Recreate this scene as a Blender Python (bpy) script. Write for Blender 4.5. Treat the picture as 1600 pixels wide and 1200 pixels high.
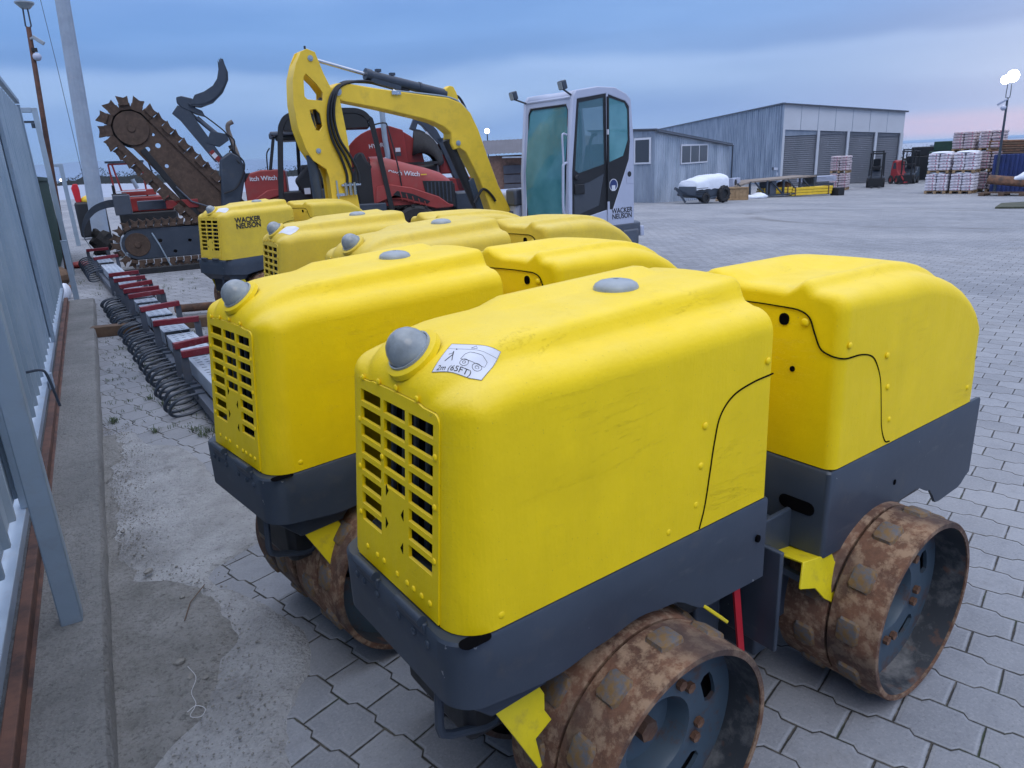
import bpy, bmesh, math, random
from math import sin, cos, pi, radians, sqrt
from mathutils import Vector, Matrix
from mathutils.geometry import tessellate_polygon

for o in list(bpy.data.objects): bpy.data.objects.remove(o)
S = bpy.context.scene
COL = S.collection

# ------------------------------------------------------------------ camera
H, PITCH, ROLL, YAW, F = 1.457, .3045, .0485, .514, 1110.0
fw0 = Vector((sin(YAW), cos(YAW), 0)); r0 = Vector((cos(YAW), -sin(YAW), 0)); z0 = Vector((0, 0, 1))
fwd = fw0*cos(PITCH) - z0*sin(PITCH); up0 = z0*cos(PITCH) + fw0*sin(PITCH)
rgt = r0*cos(ROLL) - up0*sin(ROLL); upv = up0*cos(ROLL) + r0*sin(ROLL)
cd = bpy.data.cameras.new('camera'); cam = bpy.data.objects.new('camera', cd); COL.objects.link(cam)
m = Matrix((rgt, upv, -fwd)).transposed().to_4x4(); m.translation = Vector((0, 0, H)); cam.matrix_world = m
cd.sensor_fit = 'HORIZONTAL'; cd.sensor_width = 36; cd.lens = F/1600*36; cd.clip_start = .02; cd.clip_end = 12000
S.camera = cam

# ------------------------------------------------------------------ sky, sun, exposure
S.view_settings.view_transform = 'Standard'; S.view_settings.look = 'None'
S.view_settings.exposure = 0.0; S.view_settings.gamma = 1; S.view_settings.use_curve_mapping = False
W = bpy.data.worlds.new('World'); S.world = W; W.use_nodes = True
nt = W.node_tree; nt.nodes.clear(); NN = nt.nodes.new; LK = nt.links.new
SUN_EL, SUN_AZ = radians(38), radians(200)
out = NN('ShaderNodeOutputWorld')
skyt = NN('ShaderNodeTexSky'); skyt.sky_type = 'NISHITA'; skyt.sun_disc = False
skyt.sun_elevation = radians(12); skyt.sun_rotation = radians(70)
bg1 = NN('ShaderNodeBackground'); bg1.inputs[1].default_value = .08; LK(skyt.outputs[0], bg1.inputs[0])
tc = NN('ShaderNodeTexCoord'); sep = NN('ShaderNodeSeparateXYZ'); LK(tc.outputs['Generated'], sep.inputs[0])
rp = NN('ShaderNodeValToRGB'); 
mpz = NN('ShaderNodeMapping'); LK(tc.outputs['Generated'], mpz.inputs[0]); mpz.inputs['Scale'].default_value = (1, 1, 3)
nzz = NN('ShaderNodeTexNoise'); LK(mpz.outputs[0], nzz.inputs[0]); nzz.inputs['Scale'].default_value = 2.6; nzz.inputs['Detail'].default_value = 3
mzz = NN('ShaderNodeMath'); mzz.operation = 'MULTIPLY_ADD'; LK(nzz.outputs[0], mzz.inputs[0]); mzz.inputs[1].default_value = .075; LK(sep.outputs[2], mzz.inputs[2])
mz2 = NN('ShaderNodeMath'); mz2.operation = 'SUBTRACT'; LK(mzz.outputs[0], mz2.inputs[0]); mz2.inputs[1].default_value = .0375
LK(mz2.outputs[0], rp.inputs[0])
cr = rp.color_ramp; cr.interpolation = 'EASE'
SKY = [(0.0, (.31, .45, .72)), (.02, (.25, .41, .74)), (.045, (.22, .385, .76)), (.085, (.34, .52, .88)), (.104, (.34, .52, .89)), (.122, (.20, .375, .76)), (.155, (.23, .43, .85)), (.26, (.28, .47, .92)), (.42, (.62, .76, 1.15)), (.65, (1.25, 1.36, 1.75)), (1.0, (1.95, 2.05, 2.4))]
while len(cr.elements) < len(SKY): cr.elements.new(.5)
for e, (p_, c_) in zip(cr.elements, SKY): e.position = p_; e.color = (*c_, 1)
# cloud banks: horizontal streaks, darker blue grey
mp = NN('ShaderNodeMapping'); LK(tc.outputs['Generated'], mp.inputs[0]); mp.inputs['Scale'].default_value = (1.1, 1.1, 7.5); mp.inputs['Rotation'].default_value = (0.06, -.05, 0)
nz = NN('ShaderNodeTexNoise'); LK(mp.outputs[0], nz.inputs[0]); nz.inputs['Scale'].default_value = 1.7; nz.inputs['Detail'].default_value = 5; nz.inputs['Roughness'].default_value = .5; nz.inputs['Distortion'].default_value = .35
r2 = NN('ShaderNodeValToRGB'); LK(nz.outputs[0], r2.inputs[0]); r2.color_ramp.elements[0].position = .40; r2.color_ramp.elements[1].position = .66
r2.color_ramp.elements[0].color = (.78, .84, .90, 1); r2.color_ramp.elements[1].color = (1.12, 1.08, 1.04, 1)
mx = NN('ShaderNodeMix'); mx.data_type = 'RGBA'; mx.blend_type = 'MULTIPLY'; mx.inputs[0].default_value = .85
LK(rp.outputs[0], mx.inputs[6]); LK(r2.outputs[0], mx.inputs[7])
# dusk glow low in the +X sky
dt = NN('ShaderNodeVectorMath'); dt.operation = 'DOT_PRODUCT'; LK(tc.outputs['Generated'], dt.inputs[0]); dt.inputs[1].default_value = (.90, .43, .0)
mr = NN('ShaderNodeMapRange'); LK(dt.outputs['Value'], mr.inputs[0]); mr.inputs[1].default_value = .86; mr.inputs[2].default_value = .995
zr = NN('ShaderNodeValToRGB'); LK(sep.outputs[2], zr.inputs[0]); ze = zr.color_ramp; ze.elements[0].position = .0; ze.elements[0].color = (0, 0, 0, 1)
ze.elements[1].position = .009; ze.elements[1].color = (1, 1, 1, 1)
for p_, v_ in ((.020, .9), (.034, 0)):
    e = ze.elements.new(p_); e.color = (v_, v_, v_, 1)
mu = NN('ShaderNodeMath'); mu.operation = 'MULTIPLY'; LK(mr.outputs[0], mu.inputs[0]); LK(zr.outputs[0], mu.inputs[1])
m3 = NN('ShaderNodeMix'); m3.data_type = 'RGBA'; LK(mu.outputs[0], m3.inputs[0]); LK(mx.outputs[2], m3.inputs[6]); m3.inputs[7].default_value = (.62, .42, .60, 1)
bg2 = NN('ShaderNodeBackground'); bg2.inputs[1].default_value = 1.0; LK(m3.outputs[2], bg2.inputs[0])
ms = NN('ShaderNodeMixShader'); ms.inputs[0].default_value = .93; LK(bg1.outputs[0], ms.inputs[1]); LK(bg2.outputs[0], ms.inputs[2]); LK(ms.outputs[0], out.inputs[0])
sd = bpy.data.lights.new('sun', 'SUN'); sd.energy = .7; sd.angle = radians(35); sd.color = (1, .97, .94)
sun = bpy.data.objects.new('sun', sd); COL.objects.link(sun)
sv = Vector((cos(SUN_EL)*cos(radians(-105)), cos(SUN_EL)*sin(radians(-105)), sin(SUN_EL)+.5)).normalized()
sun.rotation_euler = sv.to_track_quat('Z', 'Y').to_euler(); sun.location = (0, 0, 30)

# ------------------------------------------------------------------ materials
MATS = {}
class NB:
    """tiny node-graph builder"""
    def __init__(s, name):
        s.m = bpy.data.materials.new(name); s.m.use_nodes = True; s.t = s.m.node_tree
        s.b = s.t.nodes['Principled BSDF']; s.tc = s.t.nodes.new('ShaderNodeTexCoord')
        MATS[name] = s.m
    def n(s, k): return s.t.nodes.new(k)
    def l(s, a, b): s.t.links.new(a, b)
    def put(s, inp, v):
        if isinstance(v, bpy.types.NodeSocket): s.l(v, inp)
        elif isinstance(v, (tuple, list)) and len(v) == 3 and inp.type == 'RGBA': inp.default_value = (*v, 1)
        else: inp.default_value = v
    def math(s, op, a, b=0.0, c=None, clamp=False):
        q = s.n('ShaderNodeMath'); q.operation = op; q.use_clamp = clamp
        s.put(q.inputs[0], a); s.put(q.inputs[1], b)
        if c is not None: s.put(q.inputs[2], c)
        return q.outputs[0]
    def map(s, v=None, scale=(1, 1, 1), rot=(0, 0, 0), loc=(0, 0, 0)):
        q = s.n('ShaderNodeMapping'); s.l(v or s.tc.outputs['Object'], q.inputs[0])
        q.inputs['Scale'].default_value = scale; q.inputs['Rotation'].default_value = rot; q.inputs['Location'].default_value = loc
        return q.outputs[0]
    def noise(s, scale, detail=4, rough=.55, v=None, dist=0, dim=None):
        q = s.n('ShaderNodeTexNoise'); s.l(v or s.tc.outputs['Object'], q.inputs['Vector'])
        q.inputs['Scale'].default_value = scale; q.inputs['Detail'].default_value = detail; q.inputs['Roughness'].default_value = rough; q.inputs['Distortion'].default_value = dist
        return q.outputs[0]
    def vor(s, scale, v=None, feat='F1'):
        q = s.n('ShaderNodeTexVoronoi'); q.feature = feat; s.l(v or s.tc.outputs['Object'], q.inputs['Vector']); q.inputs['Scale'].default_value = scale
        return q.outputs[0]
    def step(s, x, a, b):
        q = s.n('ShaderNodeMapRange'); s.put(q.inputs[0], x); q.inputs[1].default_value = a; q.inputs[2].default_value = b
        return q.outputs[0]
    def mix(s, f, a, b, mode='MIX'):
        q = s.n('ShaderNodeMix'); q.data_type = 'RGBA'; q.blend_type = mode
        s.put(q.inputs[0], f); s.put(q.inputs[6], a); s.put(q.inputs[7], b)
        return q.outputs[2]
    def bump(s, h, dist=.002, strength=.6, n=None):
        q = s.n('ShaderNodeBump'); s.put(q.inputs['Height'], h); q.inputs['Distance'].default_value = dist; q.inputs['Strength'].default_value = strength
        if n: s.l(n, q.inputs['Normal'])
        return q.outputs[0]
    def out(s, col, rough=.6, metal=0.0, normal=None, spec=.5):
        s.put(s.b.inputs['Base Color'], col); s.put(s.b.inputs['Roughness'], rough); s.put(s.b.inputs['Metallic'], metal)
        s.b.inputs['Specular IOR Level'].default_value = spec
        if normal: s.l(normal, s.b.inputs['Normal'])
        return s.m

def varied(name, col, rough=.6, metal=0.0, amt=.25, scale=6, dirt=None, dirtamt=.4, bump=.001, spec=.5):
    """base colour with blotchy wear, optional dirt colour, fine bump"""
    b = NB(name); a = b.noise(scale, 6, .6); f = b.noise(scale*9, 3, .6)
    c = b.mix(b.step(a, .3, .7), tuple(x*(1-amt) for x in col), tuple(min(1, x*(1+amt*.7)) for x in col))
    if dirt: c = b.mix(b.math('MULTIPLY', b.step(b.noise(scale*2.3, 7, .7), .52, .72), dirtamt), c, dirt)
    return b.out(c, b.math('MULTIPLY_ADD', a, .25, rough-.12), metal, b.bump(f, bump, .4), spec)

# yellow hood paint, freshly brushed over (near rollers)
def yellow(name, col, dark, old):
    b = NB(name)
    brush = b.noise(26, 3, .5, b.map(scale=(1, 1, .12))); brush2 = b.noise(7, 5, .6)
    fine = b.noise(190, 2, .5)
    cr_ = b.noise(5, 8, .72, b.map(scale=(.25, .25, 2.2), rot=(0, .12, 0)), .6)
    crack = b.math('SUBTRACT', 1.0, b.step(b.math('ABSOLUTE', b.math('SUBTRACT', cr_, .5)), 0, .0020))
    crack = b.math('MULTIPLY', crack, b.step(b.noise(2.4, 2), .50, .66))
    c = b.mix(b.step(brush2, .3, .7), col, dark)
    c = b.mix(b.math('MULTIPLY', crack, .45), c, tuple(x*.45 for x in col))
    sc = b.step(b.noise(11, 10, .8, b.map(scale=(.5, .8, 2.4))), .69 if not old else .64, .74)
    c = b.mix(b.math('MULTIPLY', sc, .14 if not old else .75), c, (.19, .15, .05) if not old else (.10, .085, .05))
    geo = b.n('ShaderNodeNewGeometry'); sx = b.n('ShaderNodeSeparateXYZ'); b.l(geo.outputs['Normal'], sx.inputs[0])
    pale_top = b.math('MULTIPLY', b.step(sx.outputs[2], .45, .95), b.step(b.noise(4.5, 6, .65), .25, .8))  # upward faces turn a paler yellow, broken up by noise
    c = b.mix(b.math('MULTIPLY', pale_top, .34 if not old else .5), c, (.72, .62, .26))
    if old: c = b.mix(b.math('MULTIPLY', b.step(b.noise(60, 4, .6), .5, .75), .15), c, (.35, .30, .12))
    # small chips, denser in worn zones, and grime run-off marks
    chip = b.math('MULTIPLY', b.step(b.noise(38, 5, .7), .66, .69), b.step(b.noise(3.1, 3, .6), .56, .64))
    c = b.mix(b.math('MULTIPLY', chip, .75), c, (.17, .16, .13))
    grime = b.math('MULTIPLY', b.step(b.noise(6, 6, .7, b.map(scale=(1, 1, .25))), .52, .75), .22)
    c = b.mix(b.math('MULTIPLY', grime, .6), c, tuple(x*.55 for x in col))
    specks = b.step(b.noise(210, 2, .5), .70, .74); c = b.mix(b.math('MULTIPLY', specks, .3), c, (.25, .2, .05))
    dent = b.noise(13, 4, .6); bl2 = b.noise(150, 3, .5, b.map(scale=(1, 1, .06)))
    hgt = b.math('ADD', b.math('MULTIPLY', brush, .7), b.math('ADD', b.math('MULTIPLY', fine, .22), b.math('MULTIPLY', crack, -.5)))
    hgt = b.math('ADD', hgt, b.math('ADD', b.math('MULTIPLY', dent, 1.1), b.math('MULTIPLY', bl2, .22)))
    return b.out(c, b.math('MULTIPLY_ADD', brush2, .20, .40 if not old else .46), 0, b.bump(hgt, .0026, .7), .32)
yellow('yellow_new', (.92, .655, .001), (.83, .59, .001), False)
yellow('yellow_old', (.76, .55, .045), (.64, .46, .05), True)
varied('yellow_machine', (.80, .54, .035), .42, 0, .12, 3, (.25, .18, .05), .25)
varied('yellow_bright', (.70, .56, .01), .45, 0, .1, 12, (.35, .25, .05), .5)
b = NB('steel_dark'); a = b.noise(4, 6, .6); ch_ = b.noise(48, 4, .6, b.map(scale=(1, 1, .7))); dz_ = b.step(b.noise(7, 8, .75, b.map(scale=(.5, 1, 2))), .60, .68)
c = b.mix(b.step(a, .3, .7), (.030, .042, .062), (.050, .064, .088)); c = b.mix(b.math('MULTIPLY', dz_, .35), c, (.11, .12, .13)); c = b.mix(b.math('MULTIPLY', b.step(ch_, .735, .75), .7), c, (.30, .31, .33))
c = b.mix(b.math('MULTIPLY', b.step(b.noise(5.5, 5, .65), .60, .70), .25), c, (.12, .105, .085))
b.out(c, b.math('MULTIPLY_ADD', a, .25, .32), 0, b.bump(b.noise(40, 4), .0008, .4), .45)
varied('steel_grey', (.075, .09, .12), .5, 0, .2, 6, (.12, .08, .05), .4)
varied('black', (.012, .013, .016), .55, 0, .3, 8)
varied('rubber', (.018, .018, .02), .75, 0, .3, 14, (.09, .085, .08), .4)
varied('hole_shade', (.005, .005, .006), .95, spec=0)  # near-black colour standing for the shade inside gaps and openings
varied('red_paint', (.24, .022, .020), .45, 0, .2, 4, (.12, .06, .05), .35)
varied('red_light', (.30, .040, .036), .5, 0, .15, 3, (.2, .10, .08), .4)
varied('red_loader', (.30, .02, .025), .5, 0, .15, 4)
varied('red_bright', (.55, .015, .03), .5, 0, .1, 9)
varied('maroon', (.17, .010, .022), .5, 0, .2, 9, (.2, .2, .22), .3)
varied('cab_white', (.42, .46, .58), .35, 0, .06, 3)
varied('lamp_body', (.30, .34, .37), .35, .0, .15, 20)
varied('rope_white', (.6, .6, .62), .8)
varied('wood', (.36, .24, .13), .8, 0, .3, 9, (.14, .10, .07), .5)
varied('wood_dark', (.13, .08, .05), .8, 0, .35, 9, (.05, .04, .03), .5)
varied('tarp_white', (.66, .70, .78), .6, 0, .1, 4)
varied('plank_grey', (.24, .20, .17), .85, 0, .3, 7, (.10, .07, .05), .5)
varied('blue_paint', (.02, .04, .16), .5, 0, .3, 3)
varied('green_dark', (.012, .045, .03), .7, 0, .4, 5)
varied('brick', (.22, .13, .10), .9, 0, .3, 8)
varied('roof_dark', (.10, .10, .12), .7, 0, .2, 3)
varied('chrome', (.55, .57, .6), .25, .9, .1, 5)
varied('hose', (.010, .010, .012), .4, 0, .2, 9)
varied('skin_bark', (.06, .045, .035), .9, 0, .3, 9)
varied('leaf', (.018, .035, .012), .7, 0, .5, 3)
varied('hedge', (.035, .035, .03), .9, 0, .5, .6)
varied('leaf_weed', (.05, .08, .025), .7, 0, .4, 20)
varied('stone', (.28, .27, .25), .85, 0, .35, 30, (.12, .11, .10), .5, .002)
varied('snow', (.30, .34, .42), .9, 0, .06, .05)
varied('hill_hazed', (.16, .22, .34), 1, 0, .15, .004)  # distance haze put into the blue base colour
varied('white_sign', (.62, .64, .70), .5, 0, .05, 5)
varied('ink', (.02, .02, .025), .6)
varied('bag', (.66, .63, .68), .6, 0, .12, 6)
varied('bag_dim', (.45, .38, .40), .6, 0, .2, 6)
varied('bag_print', (.45, .16, .22), .6, 0, .2, 6)
varied('pole_concrete', (.30, .36, .44), .9, 0, .14, 3, (.42, .44, .48), .4, .003)
varied('white_paint', (.31, .38, .46), .5, 0, .1, 5, (.3, .25, .2), .3)
varied('frame_grey', (.30, .38, .46), .5, .2, .12, 5, (.25, .2, .15), .2)
# lens
b = NB('lens'); b.out(b.mix(b.step(b.noise(18, 5, .6), .3, .75), (.12, .14, .15), (.36, .40, .42)), .28, 0, b.bump(b.noise(60, 3), .0008, .3)); 
b.b.inputs['Coat Weight'].default_value = .35
# rust for drums
def rust(name, tan):
    b = NB(name); a = b.noise(9, 8, .72); c2 = b.noise(30, 6, .7); big = b.noise(3.2, 3, .5)
    c = b.mix(b.step(a, .36, .62), (.085, .045, .030), (.20, .10, .060))
    c = b.mix(b.math('MULTIPLY', b.step(c2, .46, .60), tan), c, (.33, .225, .145))
    c = b.mix(b.math('MULTIPLY', b.step(big, .50, .62), .7), c, (.05, .042, .042))
    h = b.math('ADD', a, b.math('MULTIPLY', c2, .6))
    return b.out(c, .85, 0, b.bump(h, .006, .6), .3)
rust('rust_drum', .75); rust('rust_dark', .2)
varied('rust_brown', (.085, .058, .045), .85, 0, .35, 9, (.16, .105, .07), .7, .004, .3)
b = NB('pad_top'); b.out(b.mix(b.step(b.noise(40, 5, .7), .42, .6), (.20, .12, .05), (.12, .12, .13)), .7, .2, b.bump(b.noise(70, 4), .003, .6))
b = NB('drum_inside'); a = b.noise(7, 7, .7)
c = b.mix(b.step(a, .5, .68), (.030, .035, .042), (.17, .17, .17)); c = b.mix(b.math('MULTIPLY', b.step(b.noise(16, 5), .58, .66), .7), c, (.13, .06, .035))
b.out(c, .6, 0, b.bump(a, .002, .4))
b = NB('disc_paint'); c = b.mix(b.math('MULTIPLY', b.step(b.noise(14, 6, .7), .52, .64), .8), (.055, .085, .115), (.09, .045, .03)); b.out(c, .5, 0, b.bump(b.noise(25, 4), .001, .4))
# corrugated/galvanised sheet: blotchy sheen
def galv(name, base, lo, scale=1.2):
    b = NB(name); a = b.noise(scale, 5, .6, b.map(scale=(1, 1, .35))); s2 = b.noise(scale*7, 4, .6)
    c = b.mix(b.step(a, .35, .68), lo, base); c = b.mix(b.math('MULTIPLY', b.step(s2, .62, .74), .35), c, (.45, .5, .58))
    b.out(c, b.math('MULTIPLY_ADD', a, .35, .28), .35, b.bump(a, .004, .3))
galv('galv', (.50, .56, .64), (.28, .335, .41))
galv('galv_side', (.40, .46, .54), (.22, .27, .34))
varied('fascia', (.50, .53, .58), .6, 0, .08, .6)
galv('galv_dim', (.34, .39, .46), (.22, .26, .32))
galv('shutter', (.17, .18, .205), (.14, .15, .17))
b = NB('sheet_fence'); a = b.noise(1.6, 5, .6); rs = b.step(b.noise(14, 8, .75, b.map(scale=(1, 1, .3))), .665, .70)
c = b.mix(b.step(a, .3, .7), (.27, .36, .44), (.42, .50, .57)); c = b.mix(b.math('MULTIPLY', rs, .85), c, (.07, .045, .035)); b.out(c, .5, .25, b.bump(a, .003, .3))
b = NB('rail_rust'); b.out(b.mix(b.step(b.noise(8, 7, .7), .4, .65), (.16, .075, .05), (.055, .032, .028)), .7, .1, b.bump(b.noise(30, 5), .002, .5))
# glass of the cab
b = NB('cab_glass'); b.out(b.mix(b.step(b.noise(2.2, 3), .35, .7), (.07, .25, .29), (.14, .38, .42)), .12, 0); b.b.inputs['Alpha'].default_value = .72; b.b.inputs['Coat Weight'].default_value = .5
b = NB('cab_glass_side'); b.out((.09, .20, .25), .08, 0); b.b.inputs['Alpha'].default_value = .55
b = NB('window_glass'); b.out((.05, .06, .075), .15, 0)
b = NB('lamp_lit'); b.b.inputs['Emission Color'].default_value = (1, .95, .85, 1); b.b.inputs['Emission Strength'].default_value = 30
b = NB('lamp_far'); b.b.inputs['Emission Color'].default_value = (1, .9, .75, 1); b.b.inputs['Emission Strength'].default_value = 8
# concrete
def concrete(name, c1, c2, grit=.5, sc=1.0):
    b = NB(name); a = b.noise(2.2*sc, 7, .65); g_ = b.noise(45, 6, .75); v = b.vor(85)
    c = b.mix(b.step(a, .32, .68), c1, c2); c = b.mix(b.math('MULTIPLY', b.step(g_, .5, .72), grit), c, tuple(x*.45 for x in c1))
    c = b.mix(b.math('MULTIPLY', b.step(b.noise(130, 3), .62, .72), .3), c, (.38, .37, .36))
    v2 = b.vor(150); c = b.mix(b.math('MULTIPLY', b.math('SUBTRACT', 1.0, b.step(v2, .12, .3)), .35), c, (.33, .32, .31)); c = b.mix(b.math('MULTIPLY', b.step(b.noise(75, 3), .60, .66), .45), c, tuple(x*.4 for x in c1))
    c = b.mix(b.math('MULTIPLY', b.step(b.noise(3.1*sc, 9, .75), .54, .66), .4), c, tuple(x*.55 for x in c1))
    h = b.math('ADD', b.math('MULTIPLY', a, 1.2), b.math('ADD', b.math('MULTIPLY', g_, 1.1), b.math('MULTIPLY', v, .5)))
    b.out(c, .93, 0, b.bump(h, .016, .75), .25)
concrete('concrete_kerb', (.19, .19, .185), (.29, .285, .275), .55)
concrete('concrete_apron', (.27, .27, .27), (.47, .475, .485), .35, 1.3)
concrete('gravel_dirt', (.20, .197, .187), (.31, .305, .295), .75, 3)
# paving: interlocking I-shaped blocks
b = NB('paving')
mp_ = b.map(rot=(0, 0, radians(-19.6)), loc=(.02, .03, 0))      # x along straight joints (row pitch), y across
wob = b.noise(.8, 2, .5); sx = b.n('ShaderNodeSeparateXYZ'); b.l(mp_, sx.inputs[0])
LP, HP, AMP = .193, .137, .0082
wv = b.math('MULTIPLY', b.math('SUBTRACT', wob, .5), .09)
X = b.math('ADD', sx.outputs[0], wv); Y = b.math('ADD', sx.outputs[1], b.math('MULTIPLY', b.math('SUBTRACT', b.noise(1.1, 2), .5), .05))
ph = b.math('MULTIPLY', Y, 2*pi/LP)
tri = b.math('MULTIPLY', b.math('COSINE', ph), 4.2); tri = b.math('MAXIMUM', b.math('MINIMUM', tri, 1.0), -1.0)
def bound(k_):  # signed distance pieces of row boundary
    sgn = b.math('MULTIPLY_ADD', b.math('MODULO', b.math('ABSOLUTE', k_), 2.0), -2.0, 1.0)
    return b.math('MULTIPLY_ADD', k_, HP, b.math('MULTIPLY', b.math('MULTIPLY', sgn, tri), AMP))
kr = b.math('ROUND', b.math('DIVIDE', X, HP)); bd = bound(kr)
above = b.math('GREATER_THAN', X, bd)
row = b.math('SUBTRACT', b.math('ADD', kr, above), 1.0)
dX = b.math('ABSOLUTE', b.math('SUBTRACT', X, bd))
odd = b.math('MODULO', b.math('ABSOLUTE', row), 2.0)
Ys = b.math('DIVIDE', b.math('MULTIPLY_ADD', odd, LP*.5, Y), LP)
colI = b.math('ROUND', Ys); dY = b.math('MULTIPLY', b.math('ABSOLUTE', b.math('SUBTRACT', Ys, colI)), LP)
cell = b.math('FLOOR', Ys)
d = b.math('MINIMUM', dX, dY)
jw = b.math('MULTIPLY_ADD', b.noise(13, 6, .7), .0075, -.0024)
joint = b.math('SUBTRACT', 1.0, b.step(b.math('SUBTRACT', d, jw), 0, .0022))
cham = b.step(d, .001, .013)
cmb = b.n('ShaderNodeCombineXYZ'); b.l(row, cmb.inputs[0]); b.l(cell, cmb.inputs[1])
wn = b.n('ShaderNodeTexWhiteNoise'); wn.noise_dimensions = '3D'; b.l(cmb.outputs[0], wn.inputs[0])
big = b.noise(.35, 6, .6); med = b.noise(3.5, 6, .65); fin = b.noise(120, 4, .7)
c = b.mix(b.math('MULTIPLY_ADD', wn.outputs[0], .62, b.math('MULTIPLY', med, .55)), (.155, .165, .185), (.265, .278, .305))
c = b.mix(b.math('MULTIPLY', b.step(fin, .48, .72), .45), c, (.38, .38, .39)); c = b.mix(b.math('MULTIPLY', b.step(b.noise(95, 5, .7), .56, .66), .45), c, (.09, .095, .11)); c = b.mix(b.math('MULTIPLY', b.step(b.noise(16, 6, .7), .48, .68), .35), c, (.14, .15, .17))
c = b.mix(b.math('MULTIPLY', b.math('SUBTRACT', 1.0, b.step(b.math('ABSOLUTE', b.math('SUBTRACT', d, .0085)), 0, .004)), .22), c, (.42, .43, .45))  # pale line inside each block edge: chamfer highlight painted into the colour
c = b.mix(b.math('MULTIPLY', b.step(big, .42, .70), .5), c, (.40, .40, .41))
c = b.mix(b.math('MULTIPLY', b.step(b.noise(1.7, 8, .7), .58, .72), .4), c, (.13, .115, .10))
geo_ = b.n('ShaderNodeVectorMath'); geo_.operation = 'DISTANCE'; b.l(b.tc.outputs['Object'], geo_.inputs[0]); geo_.inputs[1].default_value = (19.5, 11.5, -.5)
rr_ = b.math('ABSOLUTE', b.math('SUBTRACT', b.math('ADD', geo_.outputs['Value'], b.math('MULTIPLY', b.noise(.35, 3), 1.2)), 5.2))
c = b.mix(b.math('MULTIPLY', b.math('MULTIPLY', b.math('SUBTRACT', 1.0, b.step(rr_, .08, .32)), b.step(b.noise(.5, 5, .7), .42, .6)), .55), c, (.10, .095, .09))
c = b.mix(b.math('MULTIPLY', b.step(b.noise(.55, 5, .62, b.map(scale=(1, .35, 1), rot=(0, 0, .9))), .60, .70), .45), c, (.135, .12, .11))
jc = b.mix(b.step(b.noise(14, 4), .5, .62), (.045, .042, .036), (.11, .10, .085)); jc = b.mix(b.math('MULTIPLY', b.step(b.noise(5, 4), .56, .66), .8), jc, (.035, .05, .02))
c = b.mix(joint, c, jc)
hh = b.math('ADD', b.math('MULTIPLY', cham, .5), b.math('MULTIPLY_ADD', joint, -.9, b.math('MULTIPLY', fin, .10)))
hh = b.math('ADD', hh, b.math('MULTIPLY', wn.outputs[0], .35)); hh = b.math('ADD', hh, b.math('MULTIPLY', med, .45))
b.out(c, .82, 0, b.bump(hh, .007, .75), .35)

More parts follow.
